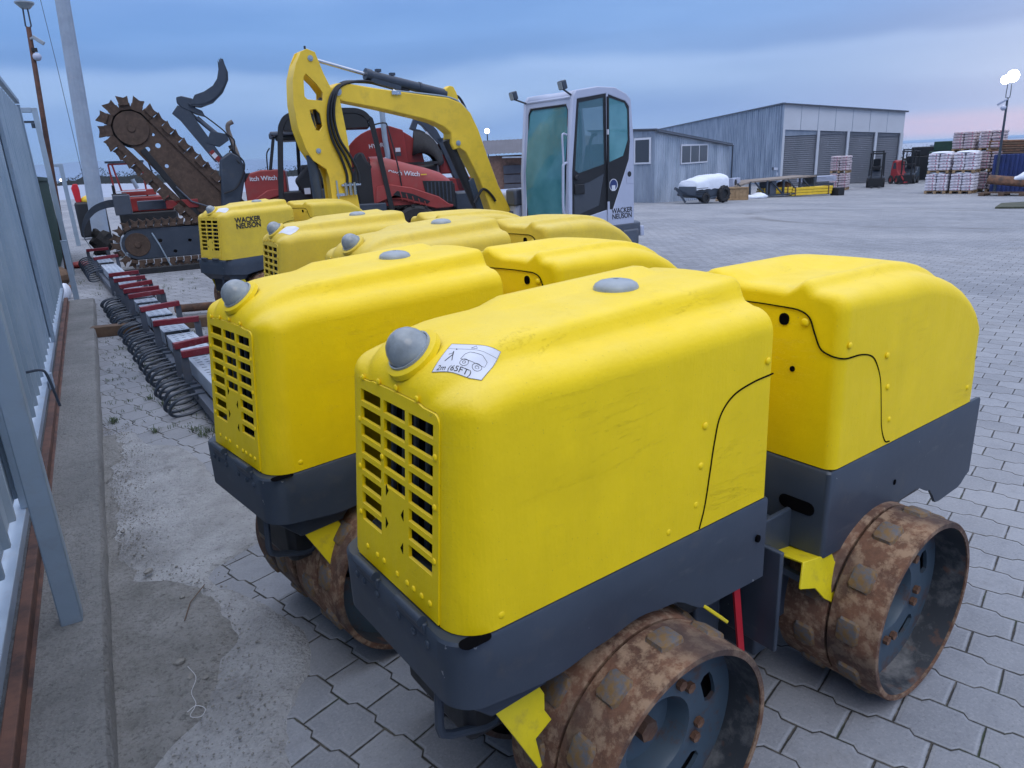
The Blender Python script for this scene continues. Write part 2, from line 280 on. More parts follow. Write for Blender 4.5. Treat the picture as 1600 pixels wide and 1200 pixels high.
# ------------------------------------------------------------------ mesh helpers
def I(a, b_, t): return a + (b_-a)*t
class MB:
    def __init__(s): s.v = []; s.f = []
    def add(s, vs, fs):
        o = len(s.v); s.v += [tuple(v) for v in vs]; s.f += [tuple(i+o for i in f) for f in fs]; return s
    def box(s, c, d, rz=0, M=None):
        cx, cy, cz = c; x, y, z = d[0]/2, d[1]/2, d[2]/2; vs = []
        for a in ((-x, -y, -z), (x, -y, -z), (x, y, -z), (-x, y, -z), (-x, -y, z), (x, -y, z), (x, y, z), (-x, y, z)):
            v = Vector(a)
            if M: v = M @ v
            if rz: v = Matrix.Rotation(rz, 3, 'Z') @ v
            vs.append((v.x+cx, v.y+cy, v.z+cz))
        return s.add(vs, [(0, 3, 2, 1), (4, 5, 6, 7), (0, 1, 5, 4), (1, 2, 6, 5), (2, 3, 7, 6), (3, 0, 4, 7)])
    def bar(s, p, q, w, h, up=(0, 0, 1)):
        p, q = Vector(p), Vector(q); d = (q-p).normalized(); u = Vector(up)
        sd_ = d.cross(u)
        if sd_.length < 1e-4: sd_ = d.cross(Vector((1, 0, 0)))
        sd_.normalize(); u = sd_.cross(d); vs = []
        for e in (p, q):
            for a, b_ in ((-1, -1), (1, -1), (1, 1), (-1, 1)): vs.append(e+sd_*(a*w/2)+u*(b_*h/2))
        return s.add(vs, [(0, 3, 2, 1), (4, 5, 6, 7), (0, 1, 5, 4), (1, 2, 6, 5), (2, 3, 7, 6), (3, 0, 4, 7)])
    def tube(s, pts, r, seg=8, r1=None):
        pts = [Vector(p_) for p_ in pts]; n = len(pts); vs = []; fs = []
        t = (pts[1]-pts[0]).normalized(); a = t.orthogonal().normalized()
        for i, p_ in enumerate(pts):
            if i == 0: t = pts[1]-pts[0]
            elif i == n-1: t = pts[-1]-pts[-2]
            else: t = (pts[i+1]-pts[i]).normalized()+(pts[i]-pts[i-1]).normalized()
            t.normalize(); a = (a-t*a.dot(t))
            if a.length < 1e-5: a = t.orthogonal()
            a.normalize(); b_ = t.cross(a); rr = r if r1 is None else I(r, r1, i/(n-1))
            for k in range(seg):
                an = 2*pi*k/seg; vs.append(p_+a*(rr*cos(an))+b_*(rr*sin(an)))
        for i in range(n-1):
            for k in range(seg):
                k2 = (k+1) % seg; fs.append((i*seg+k, i*seg+k2, (i+1)*seg+k2, (i+1)*seg+k))
        fs.append(tuple(reversed(range(seg)))); fs.append(tuple((n-1)*seg+k for k in range(seg)))
        return s.add(vs, fs)
    def cyl(s, p, q, r, seg=20, r1=None): return s.tube([p, q], r, seg, r1)
    def lathe(s, prof, c=(0, 0, 0), axis='z', seg=32, closed=False):
        vs = []; fs = []; n = len(prof)
        for k in range(seg):
            a = 2*pi*k/seg
            for r, z in prof:
                x, y = r*cos(a), r*sin(a)
                v = (x, y, z) if axis == 'z' else (x, z, y) if axis == 'y' else (z, x, y)
                vs.append((v[0]+c[0], v[1]+c[1], v[2]+c[2]))
        m_ = n if closed else n-1
        for k in range(seg):
            k2 = (k+1) % seg
            for i in range(m_):
                j = (i+1) % n; fs.append((k*n+i, k2*n+i, k2*n+j, k*n+j))
        return s.add(vs, fs)
    def sph(s, c, r, seg=16, rings=10, M=None):
        if not isinstance(r, (tuple, list)): r = (r, r, r)
        vs = []; fs = []
        for i in range(rings+1):
            t = pi*i/rings
            for k in range(seg):
                a = 2*pi*k/seg; v = Vector((r[0]*sin(t)*cos(a), r[1]*sin(t)*sin(a), r[2]*cos(t)))
                if M: v = M @ v
                vs.append((v.x+c[0], v.y+c[1], v.z+c[2]))
        for i in range(rings):
            for k in range(seg):
                k2 = (k+1) % seg; fs.append((i*seg+k, (i+1)*seg+k, (i+1)*seg+k2, i*seg+k2))
        return s.add(vs, fs)
    def plate(s, loops, d0, d1, fn):
        """loops: outer + holes of 2-D points; extruded between d0 and d1; fn(a,b,d)->xyz"""
        flat = [p_ for lp in loops for p_ in lp]; n = len(flat); tris = []
        if len(loops) == 1: tris = [tuple(t) for t in tessellate_polygon([[Vector((a, b_, 0)) for a, b_ in loops[0]]])]
        else:
            bm = bmesh.new(); bv = [bm.verts.new((a, b_, 0)) for a, b_ in flat]; bm.verts.index_update(); es = []; o = 0
            for lp in loops:
                k = len(lp); es += [bm.edges.new((bv[o+i], bv[o+(i+1) % k])) for i in range(k)]; o += k
            bmesh.ops.triangle_fill(bm, edges=es, use_beauty=True)
            tris = [tuple(v.index for v in f_.verts) for f_ in bm.faces]; bm.free()
        vs = [fn(a, b_, d0) for a, b_ in flat]+[fn(a, b_, d1) for a, b_ in flat]; fs = []
        for t in tris: fs.append(tuple(t)); fs.append(tuple(i+n for i in reversed(t)))
        o = 0
        for lp in loops:
            k = len(lp)
            for i in range(k): j = (i+1) % k; fs.append((o+i, o+j, n+o+j, n+o+i))
            o += k
        return s.add(vs, fs)
    def loft(s, secs, cap0=True, cap1=True, closed=False):
        n = len(secs[0]); vs = [p_ for sc in secs for p_ in sc]; fs = []
        for i in range(len(secs)-1):
            for k in range(n if closed else n-1):
                k2 = (k+1) % n; fs.append((i*n+k, i*n+k2, (i+1)*n+k2, (i+1)*n+k))
        if cap0: fs.append(tuple(reversed(range(n))))
        if cap1: fs.append(tuple((len(secs)-1)*n+k for k in range(n)))
        return s.add(vs, fs)
    def obj(s, name, mat, parent=None, bevel=0, ang=38, label=None, seg=2, recalc=True):
        me = bpy.data.meshes.new(name); me.from_pydata([tuple(v) for v in s.v], [], s.f)
        if recalc:
            bm = bmesh.new(); bm.from_mesh(me); bmesh.ops.recalc_face_normals(bm, faces=bm.faces); bm.to_mesh(me); bm.free()
        me.polygons.foreach_set('use_smooth', [True]*len(me.polygons)); me.set_sharp_from_angle(angle=radians(ang))
        me.materials.append(MATS[mat]); o = bpy.data.objects.new(name, me); COL.objects.link(o)
        if parent: o.parent = parent
        if bevel:
            bv = o.modifiers.new('bevel', 'BEVEL'); bv.width = bevel; bv.segments = seg; bv.limit_method = 'ANGLE'; bv.angle_limit = radians(35)
        if label: o['label'] = label
        return o
def bez(p0, p1, p2, p3, n=12):
    p0, p1, p2, p3 = map(Vector, (p0, p1, p2, p3)); o = []
    for i in range(n+1):
        t = i/n; o.append(p0*(1-t)**3+p1*3*t*(1-t)**2+p2*3*t*t*(1-t)+p3*t**3)
    return o
def crom(pts, n=6):
    P_ = [Vector(p_) for p_ in pts]; P_ = [P_[0]*2-P_[1]]+P_+[P_[-1]*2-P_[-2]]; o = []
    for i in range(1, len(P_)-2):
        for k in range(n):
            t = k/n; a, b_, c_, d_ = P_[i-1:i+3]
            o.append(((b_*2)+(c_-a)*t+(a*2-b_*5+c_*4-d_)*t*t+(b_*3-a-c_*3+d_)*t**3)*.5)
    o.append(P_[-2]); return o
def thing(name, label, cat, loc=(0, 0, 0), rz=0, group=None):
    o = bpy.data.objects.new(name, None); COL.objects.link(o); o.location = loc; o.rotation_euler = (0, 0, rz); o.empty_display_size = .2
    return tag(o, label, cat, group)
def tag(o, label, cat, group=None):
    o['label'] = label; o['category'] = cat
    if group: o['group'] = group
    return o
def struct(o): o['kind'] = 'structure'; return o
def copy_tree(o, parent=None):
    c_ = o.copy(); COL.objects.link(c_); c_.parent = parent
    for ch in list(o.children): copy_tree(ch, c_)
    return c_
def text(name, body, mat, parent, mtx, size, depth=.0006, label=None, space=1.0, squash=1.0, bold=0):
    cu = bpy.data.curves.new('t', 'FONT'); cu.body = body; cu.size = size; cu.extrude = depth; cu.align_x = 'CENTER'; cu.align_y = 'CENTER'; cu.space_line = .8; cu.space_character = space; cu.offset = bold
    t = bpy.data.objects.new('t', cu); COL.objects.link(t); bpy.context.view_layer.update()
    me = bpy.data.meshes.new_from_object(t.evaluated_get(bpy.context.evaluated_depsgraph_get())); bpy.data.objects.remove(t)
    me.materials.clear(); me.materials.append(MATS[mat]); o = bpy.data.objects.new(name, me); COL.objects.link(o)
    me.transform(mtx @ Matrix.Scale(squash, 4, Vector((1, 0, 0)))); o.parent = parent
    if label: o['label'] = label
    return o
def frame_mtx(origin, xax, yax):
    x = Vector(xax).normalized(); y = Vector(yax); y = (y-x*y.dot(x)).normalized(); z = x.cross(y)
    m_ = Matrix((x, y, z)).transposed().to_4x4(); m_.translation = Vector(origin); return m_
def zg(x):
    t = max(0, min(1, (x-6)/30)); return -1.15*(t*t*(3-2*t)*.35+t*.65)

# ================================================================== SETTING: ground, kerb, apron
def ground_sheet():
    xs = [-60, -30, -12, -5, -2, 0, 2, 4, 6]+[6+1.5*i for i in range(1, 21)]+[38, 42, 50, 60, 80, 120]
    ys = [-14, -6, -2, 0, 2, 4, 7, 10, 14, 18, 24, 30, 36, 44, 52, 60, 75]
    b_ = MB(); vs = [(x, y, zg(x)) for x in xs for y in ys]; n = len(ys)
    fs = [(i*n+j, (i+1)*n+j, (i+1)*n+j+1, i*n+j+1) for i in range(len(xs)-1) for j in range(n-1)]
    return b_.add(vs, fs)
struct(ground_sheet().obj('paved_yard', 'paving', recalc=False))
# far land: one huge sheet just below, snow field to the north-west
b_ = MB(); xs = [-3000, -400, -60, -8, 6, 16, 26, 36, 60, 400, 900]; ys = [-3000, -300, -14, 40, 75, 300, 1500, 6000]
vs = [(x, y, zg(x)-.03-(.0 if y < 76 else .0)) for x in xs for y in ys]; n = len(ys)
b_.add(vs, [(i*n+j, (i+1)*n+j, (i+1)*n+j+1, i*n+j+1) for i in range(len(xs)-1) for j in range(n-1)])
struct(b_.obj('snow_field', 'snow', recalc=False))
# kerb of rough concrete under the fence
random.seed(3)
b_ = MB(); secs = []
for i in range(56):
    y = -1.0+i*.2; xe = -.205+.0085*(y-1.8)+random.uniform(-.003, .003); zt = .098+random.uniform(-.003, .003)
    secs.append([(-.75, y, -.05), (-.75, y, zt+.01), (-.45, y, zt+.004), (xe-.012, y, zt), (xe, y, zt-.016), (xe+.006, y, -.05)])
b_.loft(secs, closed=True)
struct(b_.obj('concrete_kerb', 'concrete_kerb', ang=50))
# cement smear over the blocks, irregular edge
edge = [(-.19, 4.72), (-.02, 4.66), (.05, 4.36), (.20, 4.20), (.27, 3.92), (.30, 3.66), (.39, 3.40), (.45, 3.22), (.47, 3.0), (.40, 2.86), (.31, 2.78), (.17, 2.70), (.14, 2.60), (.22, 2.48), (.27, 2.38), (.33, 2.22), (.36, 2.08), (.34, 1.94), (.28, 1.84), (.22, 1.74), (.19, 1.62), (.17, 1.45), (.20, 1.2), (.16, .8), (.12, .2), (-.25, .2)]
pe = [Vector((a, c_, 0)) for a, c_ in edge]; ce = crom(pe, 5); outl = []
for i, v in enumerate(ce): outl.append((v.x+random.uniform(-.008, .008)*(1 if 2 < i < len(ce)-3 else 0), v.y+random.uniform(-.008, .008)))
b_ = MB(); cols = 16
# strips from the kerb line to the outline, with a soft slope at the rim
rows_ = []
for k in range(0, 150):
    y = .25+k*(4.40/149); xs_ = []
    for i in range(len(outl)-1):
        (x0, y0), (x1, y1) = outl[i], outl[i+1]
        if (y0-y)*(y1-y) <= 0 and y0 != y1: xs_.append(x0+(x1-x0)*(y-y0)/(y1-y0))
    xr = max(xs_) if xs_ else -.1; xl = -.215+.0085*(y-1.8)
    r_ = []
    for j in range(cols+1):
        t = j/cols; x = I(xl, xr, t); zz = .012+.004*sin(x*23+y*9)+.003*sin(y*17-x*11)
        if j == cols: zz = -.004
        elif j == cols-1: x = xr-.02; zz = .009
        r_.append((x, y, zz))
    rows_.append(r_)
b_.loft(rows_, cap0=False, cap1=False)
struct(b_.obj('cement_apron', 'concrete_apron', ang=60, recalc=False))
# gravelly dirt in the gutter beside the kerb
b_ = MB(); rows_ = []
for k in range(80):
    y = .3+k*(4.3/79); xl = -.212+.0085*(y-1.8); w_ = .07+.03*sin(y*3.1)+.02*sin(y*7.7)+.012*sin(y*29)+.008*sin(y*57)
    if 1.75 < y < 2.75: w_ += .30*sin(pi*(y-1.75)/1.0)**.7
    r_ = []
    for j in range(9):
        t = j/8; x = xl+w_*t; r_.append((x+(.012*sin(y*47)+.008*sin(y*91) if j == 8 else 0), y, (.0235+.003*sin(x*60+y*31)+.002*sin(y*53)) if j < 7 else (.018 if j == 7 else .006)))
    rows_.append(r_)
b_.loft(rows_, cap0=False, cap1=False); struct(b_.obj('dirt_gutter', 'gravel_dirt', ang=70, recalc=False))
# loose grit (uncountable)
b_ = MB()
for i in range(3200):
    y = random.uniform(1.0, 4.8); x = -.19+abs(random.gauss(0, .10))+(.28*random.random() if 1.6 < y < 2.8 else 0); r_ = random.uniform(.0010, .0042)*(1.6 if random.random() < .08 else 1)
    b_.sph((x, y, .017+r_*.4), (r_, r_*random.uniform(.7, 1.2), r_*.7), 5, 3)
for i in range(1500):
    y = random.uniform(1.2, 6); x = random.uniform(-.55, -.22); r_ = random.uniform(.001, .003)
    b_.sph((x, y, .1+r_*.3), (r_, r_, r_*.7), 5, 3)
o = b_.obj('grit', 'stone'); o['kind'] = 'stuff'
for i, (x, y, r_) in enumerate([(-.02, 2.14, .014), (.0, 2.05, .011), (.03, 2.52, .009), (-.06, 2.78, .016), (-.13, 3.2, .010), (.04, 2.02, .008)]):
    b_ = MB(); M_ = Matrix.Rotation(i*1.3, 3, 'Z'); b_.sph((0, 0, 0), (r_*1.3, r_*.9, r_*.6), 8, 6, M_); b_.v = [(v[0]+random.uniform(-1, 1)*r_*.16, v[1]+random.uniform(-1, 1)*r_*.16, v[2]) for v in b_.v]
    o = b_.obj('pebble', 'stone', ang=20); o.location = (x, y, .024+r_*.3)
    tag(o, ['pale pebble in the dirt beside the kerb, next to the white string', 'pebble lying just below the pale one near the white string', 'small pebble on the broken edge of the cement patch', 'larger stone against the kerb above the dirt patch', 'small stone in the gutter of the kerb farther from the string', 'tiny pebble inside the loop of white string'][i], 'pebble', 'loose pebbles by the kerb')
b_ = MB(); b_.tube(crom([(.0, 2.10, .028), (.015, 2.03, .03), (-.005, 1.97, .028), (.0, 1.91, .03), (-.02, 1.87, .029), (.005, 1.85, .03), (.02, 1.875, .03), (.0, 1.90, .032), (-.025, 1.89, .03)], 6), .0010, 5)
tag(b_.obj('string', 'rope_white'), 'thin white string curled in the dirt beside the kerb', 'string')
b_ = MB(); b_.tube([(.02, 2.36, .028), (.05, 2.46, .03), (.11, 2.56, .026)], .0018, 5)
tag(b_.obj('twig', 'wood_dark'), 'thin dark twig lying on the cement patch', 'twig')
# weeds in the joints (uncountable)
b_ = MB()
def tuft(x, y, n_, h_):
    for i in range(n_):
        a = random.uniform(0, 2*pi); l_ = h_*random.uniform(.5, 1.2); x0, y0 = x+random.gauss(0, .018), y+random.gauss(0, .018); w_ = .0016
        p0 = Vector((x0, y0, .0)); p1 = p0+Vector((cos(a)*l_*.35, sin(a)*l_*.35, l_*.6)); p2 = p0+Vector((cos(a)*l_*.9, sin(a)*l_*.9, l_*.55)); s_ = Vector((-sin(a), cos(a), 0))*w_
        b_.add([p0-s_, p0+s_, p1+s_, p1-s_, p2], [(0, 1, 2, 3), (3, 2, 4)])
for i in range(230):
    y = random.uniform(4.5, 8.6); x = random.uniform(-.12, .75)
    tuft(x, y, random.randint(3, 9), random.uniform(.015, .04))
for x, y in ((.10, 4.55), (.33, 4.3), (.38, 4.35), (.30, 4.42), (.42, 4.25), (.12, 5.3), (.2, 5.1), (-.1, 4.95), (-.12, 4.9)): tuft(x, y, 26, .05)
for i in range(60): tuft(random.uniform(-.6, 1.3), random.uniform(9.8, 16), 8, .05)
o = b_.obj('weeds', 'leaf_weed', recalc=False); o['kind'] = 'stuff'

# ================================================================== TRENCH ROLLERS
HB = .232       # half width of the hood
ZB = .68
def ell(x, a, z0, z1):
    if x >= a: return z1
    return z0+(z1-z0)*sqrt(max(0, 1-(1-x/a)**2))
def top_half(w, zt, zs, rc, lip=0.0, zb=ZB):
    """right half outline from bottom (y=-w) to centre; returned as list of (y,z)"""
    rc = min(rc, w*.9); P_ = [(-w-.004, zb), (-w-.003, zb+.10), (-w-.001, I(zb, zs-rc, .6)), (-w, zs-rc)]
    for i in range(1, 8):
        a = (pi/2)*i/7; P_.append((-w+rc-rc*cos(a), zs-rc+rc*sin(a)))
    k = w/HB
    d_ = zt-zs
    for y, t in ((.165, .10), (.156, .16), (.149, .32), (.142, .60), (.135, .84), (.127, .96), (.115, 1.02), (.085, 1.05), (.05, 1.08), (.02, 1.1), (0, 1.1)):
        y = -min(y*k, w-rc-.001); P_.append((y, zs+d_*t))
    return P_
def front_sec(x):
    L_ = .845; rp_ = .072
    w = HB if x >= rp_ else HB-rp_+sqrt(max(0, rp_**2-(rp_-x)**2))
    e = L_-x
    if e < .012: w -= .012-sqrt(max(0, .012**2-(.012-e)**2))
    zT = 1.158+.026*max(0, x-.12)/.7; zS = 1.118+.008*max(0, x-.1)/.7
    if x > .12: zT -= .006*sin(pi*(x-.12)/.725)*0
    zt = ell(x, .19, 1.070, zT); zs = ell(x, .18, 1.066, zS+.004*max(0, 1-x/.3))
    zt = max(zt, zs+.002)
    if e < .012: dz = .012-sqrt(max(0, .012**2-(.012-e)**2)); zt -= dz; zs -= dz
    h_ = top_half(w, zt, zs, I(.018, .052, min(1, x/.06)))
    left = [(-y, z) for y, z in reversed(h_[:-1])]
    # raised lip along the far side of the filler recess
    lf = max(0, min(1, (x-.30)/.06))*max(0, min(1, (.80-x)/.04))
    P_ = []
    for y, z in h_+left:
        if .055 < y < .15: z += .016*lf*max(0, min(1, (y-.06)/.022))*max(0, min(1, (.146-y)/.02))
        P_.append((x+ln(z)*max(0, 1-x/.32), y, z))
    return P_
def rear_sec(x):
    L_ = .80; rp_ = .028; w = HB
    if x < rp_: w = HB-rp_+sqrt(max(0, rp_**2-(rp_-x)**2))
    e = L_-x; r2_ = .05
    if e < r2_: w = HB-r2_+sqrt(max(0, r2_**2-(r2_-e)**2))
    # long falling tail
    zt = ell(x, .03, 1.132, 1.154)-.006*x; zs = ell(x, .025, 1.105, 1.126)+.001*min(1, x/.2)
    def tail(z1, z2, x0):
        if x <= x0: return z1
        t = (x-x0)/(L_-x0); return z2+(z1-z2)*sqrt(max(0, 1-t**2.3))
    zt = tail(zt, .875, .32); zs = min(tail(zs, .855, .28), zt-.004)
    h_ = top_half(w, zt, zs, I(.038, .055, min(1, x/.3)), zb=.692); left = [(-y, z) for y, z in reversed(h_[:-1])]
    P_ = []
    bowl = max(0, min(1, (.42-x)/.08)); rim = max(0, 1-abs(x-.43)/.03)
    for y, z in h_+left:
        if y > 0: y *= 1.26
        if abs(y) < .118: z -= .028*bowl*max(0, min(1, (.118-abs(y))/.03))
        P_.append((x, y, z))
    return P_
def ln(z): return .10*max(0, z-ZB)
def frange(a, b_, n): return [a+(b_-a)*i/n for i in range(n+1)]
def rrect(w, h, r, cx=0, cy=0, n=3):
    o_ = []
    for sx_, sy_, a0 in ((1, 1, 0), (-1, 1, 90), (-1, -1, 180), (1, -1, 270)):
        for i in range(n+1):
            a = radians(a0+90*i/n); o_.append((cx+sx_*(w/2-r)+r*cos(a), cy+sy_*(h/2-r)+r*sin(a)))
    return o_
def skirt(xf, xr, hw, bots, topz, rad, name, mat, parent, lip=.02):
    """U-shaped plate wrapping front and both sides; bots: x -> bottom z"""
    path = []
    for x in frange(xr, xf+rad, 34): path.append((x, -hw))
    for i in range(1, 8): a = pi/2*i/8; path.append((xf+rad-rad*sin(a), -hw+rad-rad*cos(a)))
    for y in frange(-hw+rad, hw-rad, 8): path.append((xf, y))
    for i in range(1, 8): a = pi/2*(1-i/8); path.append((xf+rad-rad*sin(a), hw-rad+rad*cos(a)))
    for x in frange(xf+rad, xr, 34): path.append((x, hw))
    cx = (xf+xr)/2; secs = []
    for x, y in path:
        s_ = abs(y)/hw; xi = max(x, xf+.009) if abs(x-xf) < .3 else x
        ix = x+(.009 if abs(y) < hw-.02 or x < xf+rad else 0)*(1 if x < xf+rad else 0); iy = y*(hw-.009)/hw
        lx = x+(lip if x < xf+rad else 0); ly = y*(hw-lip)/hw; zb_ = bots(x)
        secs.append([(ix, iy, topz-.01), (lx, ly, topz), (x+(.004 if x < xf+rad else 0), y*(hw-.003)/hw, topz), (x, y, topz-.005), (x, y, I(topz, zb_, .5)), (x, y, zb_), (ix, iy, zb_)])
    return MB().loft(secs, closed=True).obj(name, mat, parent, ang=40)
def lerp_tab(tab):
    def f(x):
        if x <= tab[0][0]: return tab[0][1]
        for (a, za), (b__, zb_) in zip(tab, tab[1:]):
            if x <= b__:
                t = (x-a)/(b__-a); t = t*t*(3-2*t); return za+(zb_-za)*t
        return tab[-1][1]
    return f
BOT_F = lerp_tab([(-.04, .545), (.20, .520), (.32, .535), (.42, .548), (.52, .535), (.64, .475), (.845, .468)])
BOT_R = lerp_tab([(-.01, .452), (.18, .445), (.38, .492), (.47, .495), (.56, .46), (.62, .40), (.76, .405), (.83, .44)])
PADS = {}
def make_drum(parent, cx, side, ph=0.0, disc_in=.085, off=0.0):
    """one drum; side=-1 right (outer rim towards -y)"""
    s_ = side; R_ = .252
    yo = s_*(HB+.142+off); yi = s_*(HB-.135+off); yg = s_*(HB+.008+off)
    d_ = MB()
    prof = []
    def ring(y0, y1):
        return [(R_-.016, y0), (R_-.003, y0), (R_, y0+(y1-y0)*.03), (R_, y1-(y1-y0)*.03), (R_-.004, y1), (R_-.016, y1)]
    d_.lathe(ring(yo, yg+s_*.003), axis='y', seg=72, closed=True); d_.lathe(ring(yg-s_*.003, yi), axis='y', seg=72, closed=True)
    dr = d_.obj('drum', 'rust_drum', parent); dr.location = (cx, 0, R_+.012)
    NP = 11
    if 'pad' not in PADS:
        vs = []; q_ = MB()
        for rr, sh in ((R_-.004, 1.0), (R_+.008, .84), (R_+.0095, .72)):
            for u, v in ((-1, -.75), (-1, .75), (-.72, 1), (.72, 1), (1, .75), (1, -.75), (.72, -1), (-.72, -1)):
                an = .140*sh*u; vs.append((rr*cos(an), .031*sh*v, rr*sin(an)))
        q_.add(vs, [(i, (i+1) % 8, 8+(i+1) % 8, 8+i) for i in range(8)]+[(8+i, 8+(i+1) % 8, 16+(i+1) % 8, 16+i) for i in range(8)]+[tuple(range(16, 24))])
        t_ = q_.obj('tread_pad', 'pad_top', None); PADS['pad'] = t_.data; bpy.data.objects.remove(t_)
        q_ = MB(); q_.cyl((0, 0, 0), (0, .012, 0), .0125, 6); t_ = q_.obj('wheel_bolt', 'rust_dark', None); PADS['bolt'] = t_.data; bpy.data.objects.remove(t_)
    for row_, yc in enumerate((yo-s_*.077, yg-s_*.060)):
        for k in range(NP):
            t_ = bpy.data.objects.new('tread_pad', PADS['pad']); COL.objects.link(t_); t_.parent = dr; t_.location = (0, yc+random.uniform(-.003, .003), 0); t_.rotation_euler = (0, 2*pi*(k+.5*row_)/NP+ph+random.uniform(-.015, .015), 0)
    # dished disc with slots
    yd = yo-s_*disc_in; outer = [(.236*cos(2*pi*i/60), .236*sin(2*pi*i/60)) for i in range(60)]
    holes = [[(.098*cos(-2*pi*i/30), .098*sin(-2*pi*i/30)) for i in range(30)]]
    for k in range(5):
        a = 2*pi*k/5+.3; hl = []
        for u, v in ((-.20, .150), (-.24, .166), (-.20, .184), (-.1, .186), (.1, .186), (.20, .184), (.24, .166), (.20, .150), (.1, .148), (-.1, .148)):
            hl.append((v*cos(a+u), v*sin(a+u)))
        holes.append(list(reversed(hl)))
    MB().plate([outer]+holes, yd, yd-s_*.010, lambda a, b__, d__: (a, d__, b__)).obj('wheel_disc', 'disc_paint', dr)
    MB().lathe([(.098, yd), (.092, yd-s_*.012), (.088, yd-s_*.055), (.03, yd-s_*.06), (0, yd-s_*.06)], axis='y', seg=32).obj('hub', 'disc_paint', dr)
    MB().cyl((0, yd-s_*.058, 0), (0, yd-s_*.025, 0), .026, 6).obj('hub_bolt', 'rust_dark', dr)
    for k in range(10):
        a = 2*pi*(k//2)/5+.3+pi/5+(.14 if k % 2 else -.14)
        t_ = bpy.data.objects.new('wheel_bolt', PADS['bolt']); COL.objects.link(t_); t_.parent = dr; t_.location = (.126*cos(a), yd+(.0005 if s_ > 0 else -.0125), .126*sin(a))
    MB().lathe([(R_-.0165, yo-s_*.004), (R_-.0168, yd), (R_-.0168, yi)], axis='y', seg=64).obj('inner_shell', 'drum_inside', dr)
    return dr
def scraper(parent, pts_loc, name='drum_scraper'):
    pass
RV = [(.822, 1.013), (.617, .915), (.607, .828), (.594, .742), (.510, .708), (.084, .704)]
def rivet(parent, c, nrm, r=.0085):
    n_ = Vector(nrm).normalized(); q = n_.to_track_quat('Z', 'Y').to_matrix()
    b__ = MB(); b__.sph((0, 0, 0), (r, r, r*.45), 10, 6); o_ = b__.obj('rivet', parent['paint'], parent); o_.location = c; o_.rotation_euler = q.to_euler(); return o_
